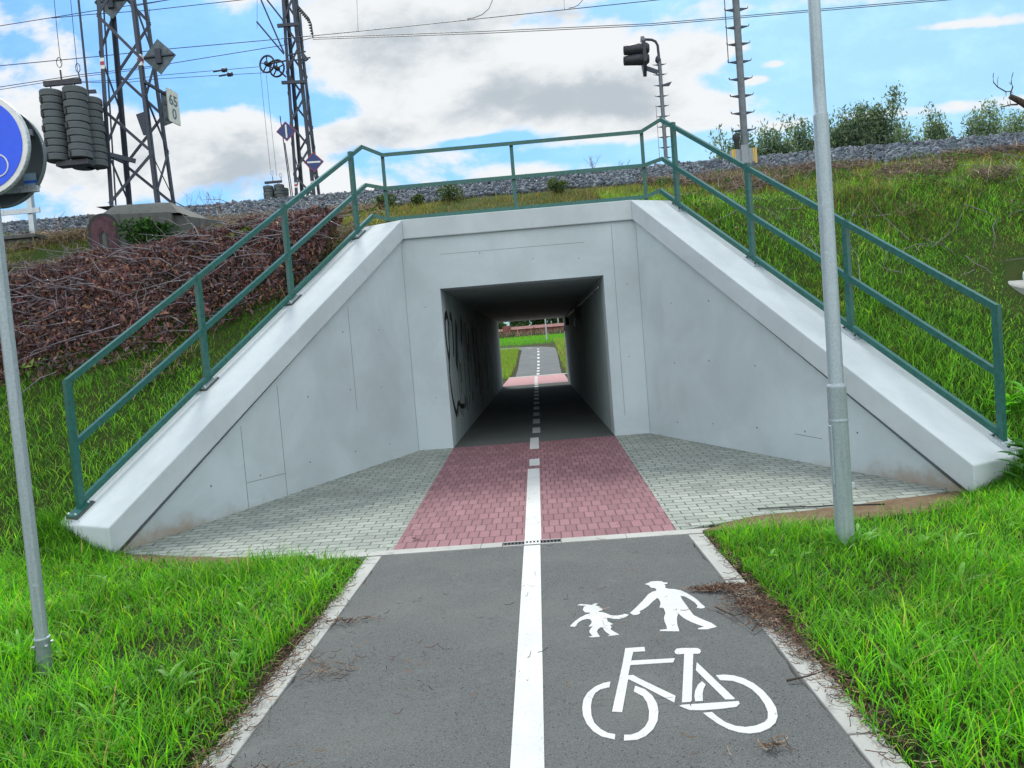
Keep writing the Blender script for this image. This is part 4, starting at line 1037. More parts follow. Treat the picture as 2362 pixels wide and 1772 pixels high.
m_ = MB(); m_.box((q.x-4.05, 13.35, q.z+.002), (q.x+.04, 14.0, q.z+.07)); m_.build('cap', M['old'], hw, .01)
# manhole on the right bank, marker stub, loose strip
mh = tag(empty('manhole', (6.35, 9.4, 1.8)), 'round concrete manhole with a raised lid set in the right bank', 'manhole')
c = Vector((6.60, 9.40, 1.78)); up = Vector((0, -.34, 1)).normalized()
MB().lathe([(.52, -.5), (.52, -.02), (.50, 0), (0, 0)], c, up, 40, 0, False).build('collar', M['kerb'], mh)
MB().lathe([(.34, 0), (.34, .07), (.32, .085), (0, .085)], c+Vector((.02, 0, 0)), up, 32, 0, False).build('ring', M['coping'], mh)
MB().lathe([(.27, .08), (.27, .10), (0, .105)], c+Vector((.02, 0, 0)), up, 32, 0, False).build('lid', flat('lid_pink', (.36, .28, .25), .8), mh)
c = AZ(1968, 1130, -.2); m_ = MB(); m_.box((c[0]-.025, c[1], -.3), (c[0]+.02, c[1]+.03, -.125)); tag(m_.build('marker_stub', M['coping'], None, .004), 'small pale concrete stub beside the lamp post on the paving', 'stub')
m_ = MB(); P_ = [Vector(AZ(x, y, -.19)) for x, y in ((1748, 1172), (1800, 1171), (1860, 1168), (1900, 1167), (1960, 1164), (2040, 1162))]
for k, (a, b_) in enumerate(zip(P_[:-1], P_[1:])): m_.bar(a+Vector((0, 0, .004*(k % 2)-.004)), b_+Vector((0, .01*(k % 2), -.002)), .018+.01*(k % 2), .008)
tag(m_.build('edging_strip', M['black']), 'torn black edging strip lying along the right paving edge', 'strip')
# bare earth between right paving and turf, and by the left wing foot
def patch(name, poly, z, mat):
    V = []; cx = sum(p[0] for p in poly)/len(poly); cy = sum(p[1] for p in poly)/len(poly)
    mb = MB(); n = len(poly); P = []
    for i in range(n):
        a, b_ = poly[i], poly[(i+1) % n]
        for k in range(6):
            t = k/6; P.append((a[0]+(b_[0]-a[0])*t+rng.uniform(-.02, .02), a[1]+(b_[1]-a[1])*t+rng.uniform(-.02, .02), z))
    mb.prism(P, (0, 0, -.02)); return tag(mb.build(name, M[mat]), kind='structure')
patch('bare_earth', [(1.42, 6.24), (2.2, 6.15), (3.3, 6.35), (4.6, 6.75), (4.15, 7.04), (2.7, 6.71), (1.9, 6.59), (1.64, 6.40)], -.20, 'bare')
patch('bare_earth', [(-4.15, 6.5), (-3.4, 6.3), (-2.2, 6.18), (-1.96, 6.37), (-2.4, 6.41), (-3.3, 6.65), (-4.08, 6.94)], -.212, 'bare')
# ================================================================ vegetation
def ground_h(x, y):
    """vectorised height of the surface plants root on"""
    b = np.interp(y, [6.4, 6.9, 11.65, 13.2, 14.7, 15.95, 16.4], [-.45, -.19, 3.44, 3.98, 4.48, 5.04, 5.08])
    far = np.interp(y, [28, 36, 42, 47, 57, 63, 75, 95, 130, 400], [0, 0, .14, .39, 1.14, 1.45, 1.95, 2.55, 2.9, 3.2])
    g = np.where(y < 6.9, -.205, b)
    b = b-dip(x, y)
    return np.where(y > 28.5, far, np.where(y < 6.9, -.205, b))
def foot(x, y):   # trampled patch in front of the mast plinth
    return np.where((x > -8.5) & (x < -5.2) & (y > 11.7) & (y < 12.95), .3, 1.0)
def vnoise(x, y, s, seed=0):
    a = np.sin(x*s*1.7+seed)*np.cos(y*s*1.3-seed*.7)+np.sin((x+y)*s*.9+seed*2.1)*.7+np.cos((x-1.6*y)*s*2.3+seed)*.45+np.sin(x*s*4.1-y*s*3.3+seed)*.3
    return a/2.45
def blades(name, x, y, z, h, wd, cols, mat='blade', lean=.45, label=None, kind='stuff', az=None, tag_=True, parent=None, tint_tip=1.25):
    n = len(x); az = rng.uniform(0, 2*np.pi, n) if az is None else az
    ln = np.abs(rng.normal(lean, .25, n)); face = az+np.pi/2+rng.normal(0, .5, n)
    dxy = np.stack([np.cos(az), np.sin(az)], -1); wv = np.stack([np.cos(face), np.sin(face)], -1)
    V = np.zeros((n, 7, 3), np.float32); tt = [0, .38, .72, 1.0]; ws = [1, .85, .55, 0]
    k = 0
    for t, w_ in zip(tt, ws):
        off = ln*h*(t**1.8); zz_ = z+h*t*np.sqrt(np.maximum(.12, 1-(ln*t*.8)**2))
        cx = x+dxy[:, 0]*off; cy = y+dxy[:, 1]*off
        if w_ > 0:
            V[:, k] = np.stack([cx-wv[:, 0]*wd*w_/2, cy-wv[:, 1]*wd*w_/2, zz_], -1)
            V[:, k+1] = np.stack([cx+wv[:, 0]*wd*w_/2, cy+wv[:, 1]*wd*w_/2, zz_], -1); k += 2
        else: V[:, k] = np.stack([cx, cy, zz_], -1)
    base = (np.arange(n)*7)[:, None]
    q = np.concatenate([base+np.array([[0, 1, 3, 2]]), base+np.array([[2, 3, 5, 4]])]); t3 = base+np.array([[4, 5, 6]])
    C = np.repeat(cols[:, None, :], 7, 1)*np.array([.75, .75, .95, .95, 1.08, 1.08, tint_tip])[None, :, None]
    o = numpy_mesh(name, V.reshape(-1, 3), [q, t3], M[mat], C.reshape(-1, 3), parent, smooth=True)
    if tag_: tag(o, label, kind=kind)
    return o
def palette(n, cs, w):
    cs = np.array(cs); i = rng.choice(len(cs), n, p=np.array(w)/sum(w)); c = cs[i]
    return c*rng.uniform(.75, 1.25, (n, 1))*rng.uniform(.92, 1.08, (n, 3))
G_BR, G_MID, G_DK, G_YL, G_DRY = (.13, .42, .012), (.075, .29, .010), (.025, .12, .01), (.23, .46, .02), (.36, .28, .12)
def clear_paving(x, y):
    f = np.interp(np.abs(x), [1.3, 1.9, 2.7, 3.3, 4.1], [6.2, 6.2, 6.25, 6.4, 6.8])
    return y < f
def in_view(x, y, z, mg=80):
    # full density where the photo looks, thinner for the margin a neighbouring viewpoint would show
    d = np.stack([x, y, z], -1)-CAM; a = d@RT; b_ = d@UP; c = d@FW; k = rng.random(len(x)) < .42
    f = lambda m: (c > .3) & (np.abs(FPX*a/np.maximum(c, .3)) < 1181+m) & (np.abs(FPX*b_/np.maximum(c, .3)) < 886+m)
    return f(mg) | (k & f(mg+950))
# ---- near turf (tufted)
def turf(side, n, seed):
    tufts = 5200
    y = 1.2+rng.beta(1.15, 1.0, n)*5.9; x = side*(1.30+rng.uniform(0, 1, n)**1.0*(7.0))
    tx = np.round(x/.09)*.09+np.sin(np.round(x/.09)*77+np.round(y/.09)*31)*.03; ty = np.round(y/.09)*.09+np.sin(np.round(y/.09)*57)*.03
    k = rng.random(n) < .5; x = np.where(k, x+(tx-x)*.6, x); y = np.where(k, y+(ty-y)*.6, y)
    ax = np.abs(x); z = ground_h(x, y)
    edge = 1.42+.07*vnoise(x, y, 2.2, 3+seed)+.06*np.maximum(0, vnoise(x, y, 5, seed))
    if side > 0: edge = np.where((y > 3.9) & (y < 5.9), edge+.10*np.exp(-((y-5.0)/.7)**2), edge)
    dens = .62+.5*vnoise(x, y, 1.6, seed)
    keep = (ax > edge) & clear_paving(x, y) & in_view(x, y, z) & (rng.random(n) < np.clip(dens, .3, 1)) & ((y < 6.75) | (ax > 4.3))
    if side < 0:      # thin dark trodden hollows
        for cx, cy, rx, ry in ((-3.35, 4.72, .55, .13), (-3.95, 4.6, .4, .12), (-2.15, 4.3, .4, .15)):
            keep &= ~((((x-cx)/rx)**2+((y-cy)/ry)**2 < 1) & (rng.random(n) < .75))
    x, y, z, dens = x[keep], y[keep], z[keep], dens[keep]; n = len(x)
    h = rng.gamma(4.2, .030, n)*(.85+.5*vnoise(x, y, 1.6, seed+4)+.25*vnoise(x, y, 5, seed)); h = np.clip(h, .03, .34)
    h *= np.clip((np.abs(x)-1.33)/.22, .45, 1)*np.where(y > 5.9, .75, 1)
    wd = rng.uniform(.004, .008, n)*(1+.7*(rng.random(n) < .15))
    c = palette(n, [G_BR, G_MID, G_DK, G_YL, G_DRY], [.40, .30, .13, .14, .03])
    c *= (1+.30*vnoise(x, y, 1.4, seed+8)+.2*vnoise(x, y, 6, seed+2))[:, None]
    return x, y, z, h, wd, c
for side, n, lb, sd_ in ((-1, 209000, 'bright tufted grass left of the path', 1), (1, 226000, 'bright tufted grass right of the path', 5)):
    x, y, z, h, wd, c = turf(side, n, sd_); blades('grass', x, y, z-.015, h, wd, c, label=lb, lean=.75)
# taller grass crowding round the wing ends
for s in (-1, 1):
    n = 5200; t = rng.uniform(-.15, 1.25, n); o_ = rng.uniform(-.28, .02, n)
    x = s*(4.03+t*.76+.456*o_*-1*0); y = 6.78+t*.39+o_; x = x+s*rng.uniform(-.1, .1, n)
    z = np.maximum(-.2, -.19+(y-6.9)*.764); hh = rng.uniform(.10, .26, n)*np.clip(.45+t*.7, .3, 1)
    blades('grass', x, y, z-.02, hh, rng.uniform(.005, .009, n), palette(n, [(.06, .20, .012), (.03, .11, .01), (.12, .32, .02)], [.45, .35, .2]), label='taller grass round the foot of the %s wing' % ('left' if s < 0 else 'right'), lean=.5)
# broad weed leaves in the turf
def rosette(cx, cy, cz, n, ln, wd, c0, spread=1.0, up_k=.6):
    X, F, Cc = [], [], []
    for i in range(n):
        a = rng.uniform(0, 2*math.pi); l = ln*rng.uniform(.6, 1.15); u0 = up_k*rng.uniform(.5, 1.4); w_ = wd*rng.uniform(.7, 1.2); cc = np.array(c0)*rng.uniform(.7, 1.35)
        prof = [(0, .1), (.25, .75), (.5, 1), (.78, .7), (1, .02)]; b0 = len(X)
        for t, ww in prof:
            r_ = l*t*spread; zz_ = cz+l*u0*(t-.55*t*t)*1.3; px_, py_ = cx+math.cos(a)*r_, cy+math.sin(a)*r_
            for s in (-1, 0, 1):
                X.append((px_-math.sin(a)*w_/2*ww*s, py_+math.cos(a)*w_/2*ww*s, zz_+(.18*w_*ww if s else 0))); Cc.append(cc)
        for k in range(4):
            for s in (0, 1): F.append((b0+k*3+s, b0+k*3+s+1, b0+k*3+s+4, b0+k*3+s+3))
    return X, F, Cc
def plant(name, label, cat, spots, group=None, mat='leaf', kind=None):
    X, F, Cc = [], [], []
    for s in spots:
        x_, f_, c_ = rosette(*s); b0 = len(X); X += x_; F += [tuple(i+b0 for i in q) for q in f_]; Cc += c_
    o = numpy_mesh(name, np.array(X), [np.array(F)], M[mat], np.array(Cc), smooth=True); return tag(o, label, cat, group, kind)
wd_ = []
for i in range(110):
    s = rng.choice([-1, 1]); yy = rng.uniform(2.2, 5.9); xx = s*rng.uniform(1.5, 4.8)
    wd_.append((xx, yy, -.19, int(rng.integers(4, 9)), rng.uniform(.07, .16), rng.uniform(.018, .035), (.12, .33, .03), 1, .9))
plant('broad_leaf_weeds', 'scattered broad-leaved weeds among the grass', None, wd_, kind='stuff')
plant('weed_plant', 'low leafy weed tuft hugging the foot of the lamp post', 'plant', [(2.30, 5.42, -.2, 14, .20, .035, (.12, .36, .03), 1, 1.3), (2.42, 5.45, -.2, 9, .17, .03, (.2, .42, .1), 1, 1.1)], 'weeds')
plant('weed_plant', 'big leafy weed growing at the right wing foot', 'plant',
      [(4.42, 6.72, -.18+.10*i, 8, .20, .07, (.035, .13, .02), 1, .5) for i in range(5)]+[(4.58, 6.84, -.12+.11*i, 7, .19, .065, (.045, .16, .025), 1, .5) for i in range(4)], 'weeds')
plant('weed_plant', 'bright leafy clump behind the lowest right railing post', 'plant',
      [(4.83+.13*i, 7.62+.1*(i % 2), .36+.05*(i % 3)+.1*j, 12, .19, .045, (.12, .40, .03), 1, 1.0) for i in range(3) for j in range(2)], 'weeds')
# ---- banks
def bankgrass(side, n, seed):
    y = 6.7+rng.beta(.9, 1.15, n)*8.1; x = side*(1.5+rng.uniform(0, 1, n)**1.25*(12.5))
    ax = np.abs(x); b = ground_h(x, y)
    lim = np.where(y < 11.6, 1.78+(11.29-y)*.512+.86, np.where(y < 12.15, 2.55, 0))
    lim = np.where(y < 6.72+np.maximum(0, ax-4.05)*.51, 3.98, lim)
    keep = (ax > lim) & in_view(x, y, b, 60) & (y < 14.45+.12*vnoise(x, y, 3, 1)) & ~(((x-6.6)/.56)**2+((y-9.3)/.62)**2 < 1)
    x, y, z = x[keep], y[keep], b[keep]; n = len(x)
    br = np.clip((.20*(y-10.4) if side > 0 else .45*(y-10.0))+.65*vnoise(x, y, 1.3, seed)+.16, 0, 1.1)   # browner towards the crest
    near = np.clip((9.6-y)/2.2, 0, 1)
    h = rng.gamma(5, .0165, n)*(1+.5*vnoise(x, y, 1.2, seed+3)+.3*vnoise(x, y, 4, seed))*(1+.45*near); h = np.clip(h, .025, .28)*np.where(y > 14.0, .6, 1)*foot(x, y)
    c = palette(n, [(.065, .205, .012), (.045, .155, .012), (.025, .085, .012), (.13, .29, .02)], [.38, .32, .18, .12])
    d_ = palette(n, [(.20, .17, .07), (.14, .11, .055), (.27, .23, .10), (.08, .12, .03)], [.3, .2, .2, .3])
    c *= (1.62+.25*near)[:, None]*np.array([1.18, 1.0, 1.5]); k = rng.random(n) < br*.8; c[k] = d_[k]; c *= (1+.35*vnoise(x, y, 2.4, seed+6))[:, None]
    return x, y, z-.03, h, rng.uniform(.006, .011, n), c
for side, n, lb in ((-1, 170000, 'darker rough grass covering the left bank'), (1, 270000, 'darker rough grass covering the right bank')):
    x, y, z, h, wd, c = bankgrass(side, n, 2 if side < 0 else 9); blades('grass', x, y, z, h, wd, c, label=lb, lean=.65)
# shoulder above the portal
n = 26000; x = rng.uniform(-12, 12, n); y = rng.uniform(12.15, 14.45, n)+.10*vnoise(x, x*0, 4, 2); z = ground_h(x, y)
h = np.clip(rng.gamma(5, .02, n), .03, .25)*foot(x, y)
c = palette(n, [(.16, .12, .05), (.22, .17, .08), (.07, .10, .03), (.05, .12, .02)], [.35, .25, .25, .15])
blades('dry_grass', x, y, z-.02, h, rng.uniform(.006, .011, n), c, label='dry grass on the shoulder above the portal', lean=.6)
# matted straw and cut hay on the upper right bank, twiggy remains
def sticks(name, x, y, z, ln, wd, c, label=None, kind='stuff', flatk=.25, mat='needle', parent=None, tg=True):
    n = len(x); az = rng.uniform(0, 2*np.pi, n); el = rng.normal(0, flatk, n); sl_ = np.where(y > 6.9, .6*np.sin(az), 0)
    d_ = np.stack([np.cos(az), np.sin(az), el+sl_], -1); sd2 = np.stack([-np.sin(az), np.cos(az), np.zeros(n)], -1)
    P0 = np.stack([x, y, z], -1); cv = rng.normal(0, .18, n)[:, None]
    V = np.zeros((n, 6, 3), np.float32)
    for i, t in enumerate((-.5, 0, .5)):
        c_ = P0+d_*(ln[:, None]*t)+sd2*(cv*ln[:, None]*(0 if i == 1 else 1)*.5); c_ = c_+np.array([0, 0, .004+.02*abs(t)])
        V[:, 2*i] = c_-sd2*wd[:, None]/2; V[:, 2*i+1] = c_+sd2*wd[:, None]/2+np.array([0, 0, .003])
    b_ = (np.arange(n)*6)[:, None]; q = np.concatenate([b_+np.array([[0, 1, 3, 2]]), b_+np.array([[2, 3, 5, 4]])])
    o = numpy_mesh(name, V.reshape(-1, 3), [q], M[mat], np.repeat(c, 6, 0), parent)
    if tg: tag(o, label, kind=kind)
    return o
def scatter(n, box_, cond=None):
    x = rng.uniform(box_[0], box_[1], n); y = rng.uniform(box_[2], box_[3], n)
    if cond is not None: k = cond(x, y); x, y = x[k], y[k]
    return x, y
hx, hy = scatter(60000, (2.4, 13, 8.2, 14.6), lambda x, y: (x > 1.78+(11.29-y)*.512+1.0) & (vnoise(x, y, 1.1, 4)+.16*(y-11.2) > .12*rng.random(len(x))+.36))
sticks('cut_hay', hx, hy, ground_h(hx, hy)+rng.uniform(.02, .13, len(hx)), rng.uniform(.08, .32, len(hx)), rng.uniform(.004, .010, len(hx)),
       palette(len(hx), [(.15, .10, .065), (.09, .06, .045), (.27, .21, .14), (.05, .04, .03)], [.35, .35, .1, .2]), 'matted brown cut hay on the upper right bank', flatk=.3)
hx, hy = scatter(52000, (-13, -2.4, 8.5, 14.4), lambda x, y: (-x > 1.78+(11.29-y)*.512+1.0) & (vnoise(x, y, 1.3, 8)+.13*(y-11.2) > .1*rng.random(len(x))+.05))
sticks('cut_hay', hx, hy, ground_h(hx, hy)+rng.uniform(.02, .12, len(hx))*foot(hx, hy), rng.uniform(.08, .3, len(hx)), rng.uniform(.004, .009, len(hx)),
       palette(len(hx), [(.20, .14, .08), (.12, .08, .05), (.30, .24, .13), (.05, .04, .03)], [.35, .35, .1, .2]), 'matted dry stalks on the left bank', flatk=.3)
# ---- cut brush with brown leaves on the left bank
bp_ = tag(empty('brush_pile', (-5, 10.6, 2.6)), 'long heap of cut brushwood with withered reddish-brown leaves on the left bank', 'brush pile')
def pile_h(x, y):
    u_ = np.clip((-x-2.3)/9, 0, 1); yl = np.interp(-x, [2.2, 2.8, 4.0, 5, 6.6, 8, 14], [11.2, 10.7, 9.75, 9.3, 9.0, 9.1, 9.3]); yh = np.interp(-x, [2.2, 3, 4.5, 6, 8, 14], [12.2, 12.5, 12.45, 11.8, 11.3, 11.1])
    t = (y-yl)/(yh-yl); k = np.clip(t*(1-t)*4, 0, 1)*(t > 0)*(t < 1); return k, .40*np.sqrt(k)*(1+.35*vnoise(x, y, 2.2, 5)+.30*vnoise(x, y, 7, 2))
def leaves(name, P, size, cols, mat, parent=None, asp=.5, flatk=1.0, smooth=False):
    n = len(P); q = rng.normal(0, 1, (n, 3)); q[:, 2] *= flatk; a = q/np.linalg.norm(q, axis=1)[:, None]
    b_ = np.cross(a, rng.normal(0, 1, (n, 3))); b_ /= np.linalg.norm(b_, axis=1)[:, None]; nn = np.cross(a, b_)
    s = size[:, None]; V = np.zeros((n, 5, 3), np.float32)
    V[:, 0] = P-a*s*.5; V[:, 1] = P-b_*s*asp*.5+nn*s*.10; V[:, 2] = P; V[:, 3] = P+b_*s*asp*.5+nn*s*.10; V[:, 4] = P+a*s*.5-nn*s*.12
    bb_ = (np.arange(n)*5)[:, None]; f_ = np.concatenate([bb_+np.array([[0, 2, 1]]), bb_+np.array([[0, 3, 2]]), bb_+np.array([[1, 2, 4]]), bb_+np.array([[2, 3, 4]])])
    return numpy_mesh(name, V.reshape(-1, 3), [f_], M[mat], np.repeat(cols, 5, 0), parent, smooth)
n = 90000; x = -rng.uniform(2.9, 13, n); y = rng.uniform(8.9, 12.7, n); k, hh = pile_h(x, y); kp = (k > .02) & (rng.random(n) < .35+k); x, y, hh, k = x[kp], y[kp], hh[kp], k[kp]; n = len(x)
z = ground_h(x, y)+hh*rng.beta(2.2, 1, n)+.02
c = palette(n, [(.145, .065, .06), (.20, .095, .07), (.05, .03, .032), (.30, .17, .11), (.13, .085, .095)], [.28, .14, .30, .06, .22])
c *= (1+.30*vnoise(x, y, 1.5, 7)+.3*vnoise(x, y, 6, 1))[:, None]; kg = (rng.random(n) < .5) & (vnoise(x, y, 3.1, 12) > .62); c[kg] = palette(n, [(.10, .20, .03), (.16, .24, .04)], [.6, .4])[kg]
leaves('withered_leaves', np.stack([x, y, z], -1), rng.uniform(.04, .09, n)*(1+.6*(rng.random(n) < .3)), c, 'dryleaf', bp_, .40, 1.5)['kind'] = 'stuff'
m_ = MB()
for i in range(900):
    x0_ = -rng.uniform(2.5, 11); y0_ = rng.uniform(9.1, 12.2); k, hh = pile_h(np.array([x0_]), np.array([y0_]))
    if k[0] < .05: continue
    a = rng.normal(math.pi*.95, .5); l = rng.uniform(.4, 1.3); p = np.array([x0_, y0_, float(ground_h(np.array([x0_]), np.array([y0_]))[0])+float(hh[0])*rng.uniform(.6, 1.25)]); pts = [p]
    for j in range(4):
        a += rng.normal(0, .28); p = p+np.array([math.cos(a), math.sin(a)*.7, .5*math.sin(a)+rng.normal(0, .22)])*l/4; pts.append(p)
    m_.tube(pts, [.008*l, .007*l, .005*l, .004*l, .002], 4, cap=False)
m_.build('branches', M['greytwig'], bp_)['kind'] = 'stuff'
def bare_branch(name, label, pts, r, mat='twig', cat='branch', group=None, parent=None):
    m_ = MB()
    for q in pts: m_.tube(q, [r*(1-.8*i/(len(q)-1)) for i in range(len(q))], 6)
    o = m_.build(name, M[mat], parent)
    return tag(o, label, cat, group) if label else o
def onbank(px, py, lift=.08):
    d_ = ray(px, py); k = (3.44-.769*11.65-CAM[2]+lift)/(d_[2]-.769*d_[1]); return tuple(CAM+d_*k)
bare_branch('fallen_branch', 'pale bare forked branch lying down the left bank below the brush', [[onbank(345, 848), onbank(375, 815), onbank(412, 775), onbank(432, 730), onbank(430, 690)], [onbank(392, 800), onbank(385, 760), onbank(398, 720), onbank(418, 690)], [onbank(380, 790), onbank(378, 752), onbank(395, 715)]], .012)
bare_branch('fallen_branch', 'straight grey branch resting across the brush heap', [[onbank(180, 652, .5), onbank(230, 665, .5), onbank(300, 682, .5)]], .014, 'greytwig')
# dead stems on the right bank
for i, (pts, lb) in enumerate((([(2040, 1120-380+0)], ''),)):
    pass
br = MB()
for i in range(70):
    x0_ = rng.uniform(3.2, 10); y0_ = rng.uniform(9.3, 13); a = rng.uniform(0, 6.28); l = rng.uniform(.3, .9)
    if x0_ < 1.78+(11.29-y0_)*.512+1.1: continue
    p = np.array([x0_, y0_, float(ground_h(np.array([x0_]), np.array([y0_]))[0])+.08]); pts = [p]
    for j in range(3): a += rng.normal(0, .3); p = p+np.array([math.cos(a), math.sin(a), .75*math.sin(a)+rng.normal(0, .15)])*l/3; pts.append(p)
    br.tube(pts, [.007, .006, .004, .002], 4, cap=False)
tag(br.build('dead_twigs', M['greytwig']), 'grey dead twigs strewn over the right bank', kind='stuff')
# ---- ivy on the plinth, small bushes on the shoulder
def bush(name, label, cat, c, rx, ry, rz_, n, size, cols, wts, group=None, asp=.5, stems=6, mat='leaf', lumps=7, parent=None):
    root = tag(empty(name, (c[0], c[1], c[2])), label, cat, group)
    cen = [(c[0]+rng.uniform(-.6, .6)*rx, c[1]+rng.uniform(-.6, .6)*ry, c[2]+rz_*rng.uniform(.3, 1.3), rng.uniform(.35, .6)) for _ in range(lumps)]
    P = []
    for i in range(n):
        q = cen[i % lumps]; v_ = rng.normal(0, 1, 3); v_ = v_/np.linalg.norm(v_)*rng.uniform(.3, 1)**.6*q[3]; P.append((q[0]+v_[0]*rx, q[1]+v_[1]*ry, max(c[2]+.02, q[2]+v_[2]*rz_)))
    leaves('foliage', np.array(P), rng.uniform(.7, 1.3, n)*size, palette(n, cols, wts), mat, root, asp)
    m_ = MB()
    for i in range(stems):
        q = cen[i % lumps]; m_.tube([(c[0]+rng.uniform(-.2, .2)*rx, c[1], c[2]-.05), ((c[0]+q[0])/2, (c[1]+q[1])/2, (c[2]+q[2])/2-.02), q[:3]], [.02*rz_+.004, .012*rz_+.003, .003], 5)
    m_.build('stems', M['bark'], root); return root
p = AY(345, 560, 12.7); bush('ivy', 'dark green creeper climbing the front of the mast plinth', 'plant', (p[0]-.05, 12.76, 3.70), .52, .10, .34, 1000, .08, [(.02, .07, .015), (.035, .12, .02), (.09, .20, .04)], [.55, .33, .12], lumps=15)
for px, py, r_, lb in ((958, 462, .16, 'small round green shrub on the shoulder, leftmost over the portal'), (1045, 445, .30, 'larger dark green shrub on the ballast edge over the portal'), (890, 468, .2, 'straggly low shrub beside the left end of the portal railing'), (1290, 424, .2, 'olive shrub on the ballast edge right of the centre railing post')):
    q = AY(px, py+8, 14.3); bush('shoulder_shrub', lb, 'shrub', (q[0], 14.3, 4.3), r_*1.2, r_*.9, r_*1.0, int(500+1500*r_), .05, [(.035, .075, .02), (.06, .11, .025), (.11, .12, .05)], [.4, .4, .2], 'shrubs over the portal')
# thin weeds against the sky on the crest
cw = []
for px, py, Y, hgt_ in ((432, 470, 14.6, .55), (500, 470, 14.8, .5), (508, 472, 14.9, .42), (480, 472, 14.6, .5), (1368, 398, 15.9, .35), (1374, 398, 15.9, .28), (1437, 392, 15.9, .15), (128, 520, 14.2, .4)):
    q = AY(px, py, Y); z_ = bank(Y); 
    for k in range(3):
        m_ = MB() if k == 0 else m_; a = rng.normal(0, .1); m_.tube([(q[0], Y, z_-.05), (q[0]+a*.3, Y, z_+hgt_*.5), (q[0]+a, Y, z_+hgt_*1.1)], [.006, .004, .002], 4)
        for j in range(4): t = rng.uniform(.4, 1); b2 = rng.uniform(-.08, .08); m_.tube([(q[0]+a*t, Y, z_+hgt_*1.1*t), (q[0]+a*t+b2, Y, z_+hgt_*1.1*t+.07)], .002, 4)
    o = m_.build('dry_stalk', M['twig']); tag(o, None, None, 'dry stalks on the crest'); cw.append(o)
for o, lb in zip(cw, ('dry stalk just right of the near mast plinth', 'tallest dry stalk on the skyline between the masts', 'dry stalk beside the tallest one between the masts', 'leftmost dry stalk of the three between the masts',
                      'dry stalk on the skyline right of the railing centre', 'slimmer dry stalk on the skyline right of the railing centre', 'short stalk on the skyline near the right railing corner', 'dry stalk by the fence at the left edge')):
    tag(o, lb, 'plant')
# ---- ballast stones
n = 34000; x = rng.uniform(-15.5, 16.5, n); y = 14.62+rng.beta(1, 1.05, n)*2.1; z = np.interp(y, [14.6, 14.7, 15.95, 16.4, 17], [4.45, 4.48, 5.04, 5.08, 5.09])+rng.uniform(-.01, .035, n)
toe = .16*vnoise(x, y, 1.5, 3)+.1*vnoise(x, y, 6, 3); k = (y > 14.72+toe) & in_view(x, y, z, 60); x, y, z = x[k], y[k], z[k]; n = len(x)
ico = np.array([(-1,-1,-1),(1,-1,-1),(1,1,-1),(-1,1,-1),(-1,-1,1),(1,-1,1),(1,1,1),(-1,1,1)], float)
s = rng.gamma(9, .0034, (n, 1, 1))*np.array([1, .8, .62])*rng.uniform(.75, 1.25, (n, 1, 3)); Vs = ico[None]*s*(1+rng.normal(0, .22, (n, 8, 3)))
A_ = rng.normal(0, 1, (n, 3, 3)); Q, _ = np.linalg.qr(A_); Vs = np.einsum('nij,nvj->nvi', Q, Vs)+np.stack([x, y, z], -1)[:, None]
F_ = np.array([(0,3,2),(0,2,1),(4,5,6),(4,6,7),(0,1,5),(0,5,4),(1,2,6),(1,6,5),(2,3,7),(2,7,6),(3,0,4),(3,4,7)])
c = palette(n, [(.055, .082, .112), (.03, .046, .066), (.095, .125, .16), (.06, .078, .11)], [.4, .3, .2, .1])
tag(numpy_mesh('ballast', Vs.reshape(-1, 3), [((np.arange(n)*8)[:, None, None]+F_[None]).reshape(-1, 3)], M['stone'], np.repeat(c, 8, 0)), 'blue-grey crushed stone ballast along the crest', kind='stuff')
# ---- willows beyond the tracks
WC = [(.09, .15, .10), (.14, .20, .13), (.20, .27, .17), (.055, .095, .07)]
def willow(label, px, ptop, pw, Y, n, dens=1.0, pale=0):
    top = Vector(AY(px, ptop, Y)); cx = top.x; zt_ = top.z; w2 = pw/FPX*Y/2*1.28
    root = tag(empty('willow_tree', (cx, Y, 0)), label, 'tree', 'willows beyond the tracks')
    m_ = MB(); tips = []
    for i in range(46):
        a = rng.uniform(0, 6.28); r_ = rng.uniform(.1, 1)**.7; ex, ey = cx+math.cos(a)*w2*r_, Y+math.sin(a)*w2*r_*.7
        zt = (zt_-.2)-(zt_-5.5)*.62*(r_**1.5)+rng.normal(0, .35) if i else zt_; z0_ = rng.uniform(1.5, 4.5)
        q = [(cx, Y, z0_), (cx+(ex-cx)*.45, Y+(ey-Y)*.45, z0_+(zt-z0_)*.45), (ex-(ex-cx)*.15, ey, z0_+(zt-z0_)*.8), (ex, ey, zt)]
        m_.tube(q, [.05, .035, .018, .005], 5); tips.append(q)
    m_.tube([(cx, Y, -.2), (cx+.1, Y, 2.5), (cx, Y, 5)], [.22, .17, .1], 10); m_.build('trunk', M['bark'], root)
    P = []
    n = int(n*3.4)
    for i in range(n):
        q = tips[i % len(tips)]; t = rng.beta(2.0, 1.1); 
        if t < .66: u_ = t/.66; a_, b_ = q[1], q[2]
        else: u_ = (t-.66)/.34; a_, b_ = q[2], q[3]
        sp = .46*(1-.7*t)+.05; P.append([a_[j]+(b_[j]-a_[j])*u_+rng.normal(0, sp) for j in range(3)])
    cc = palette(n, WC, [.35, .3, .15+pale, .2]); cc = cc*(1+pale*.6)
    leaves('crown', np.array(P), rng.uniform(.15, .30, n), cc, 'leaf', root, .30, 1.6)
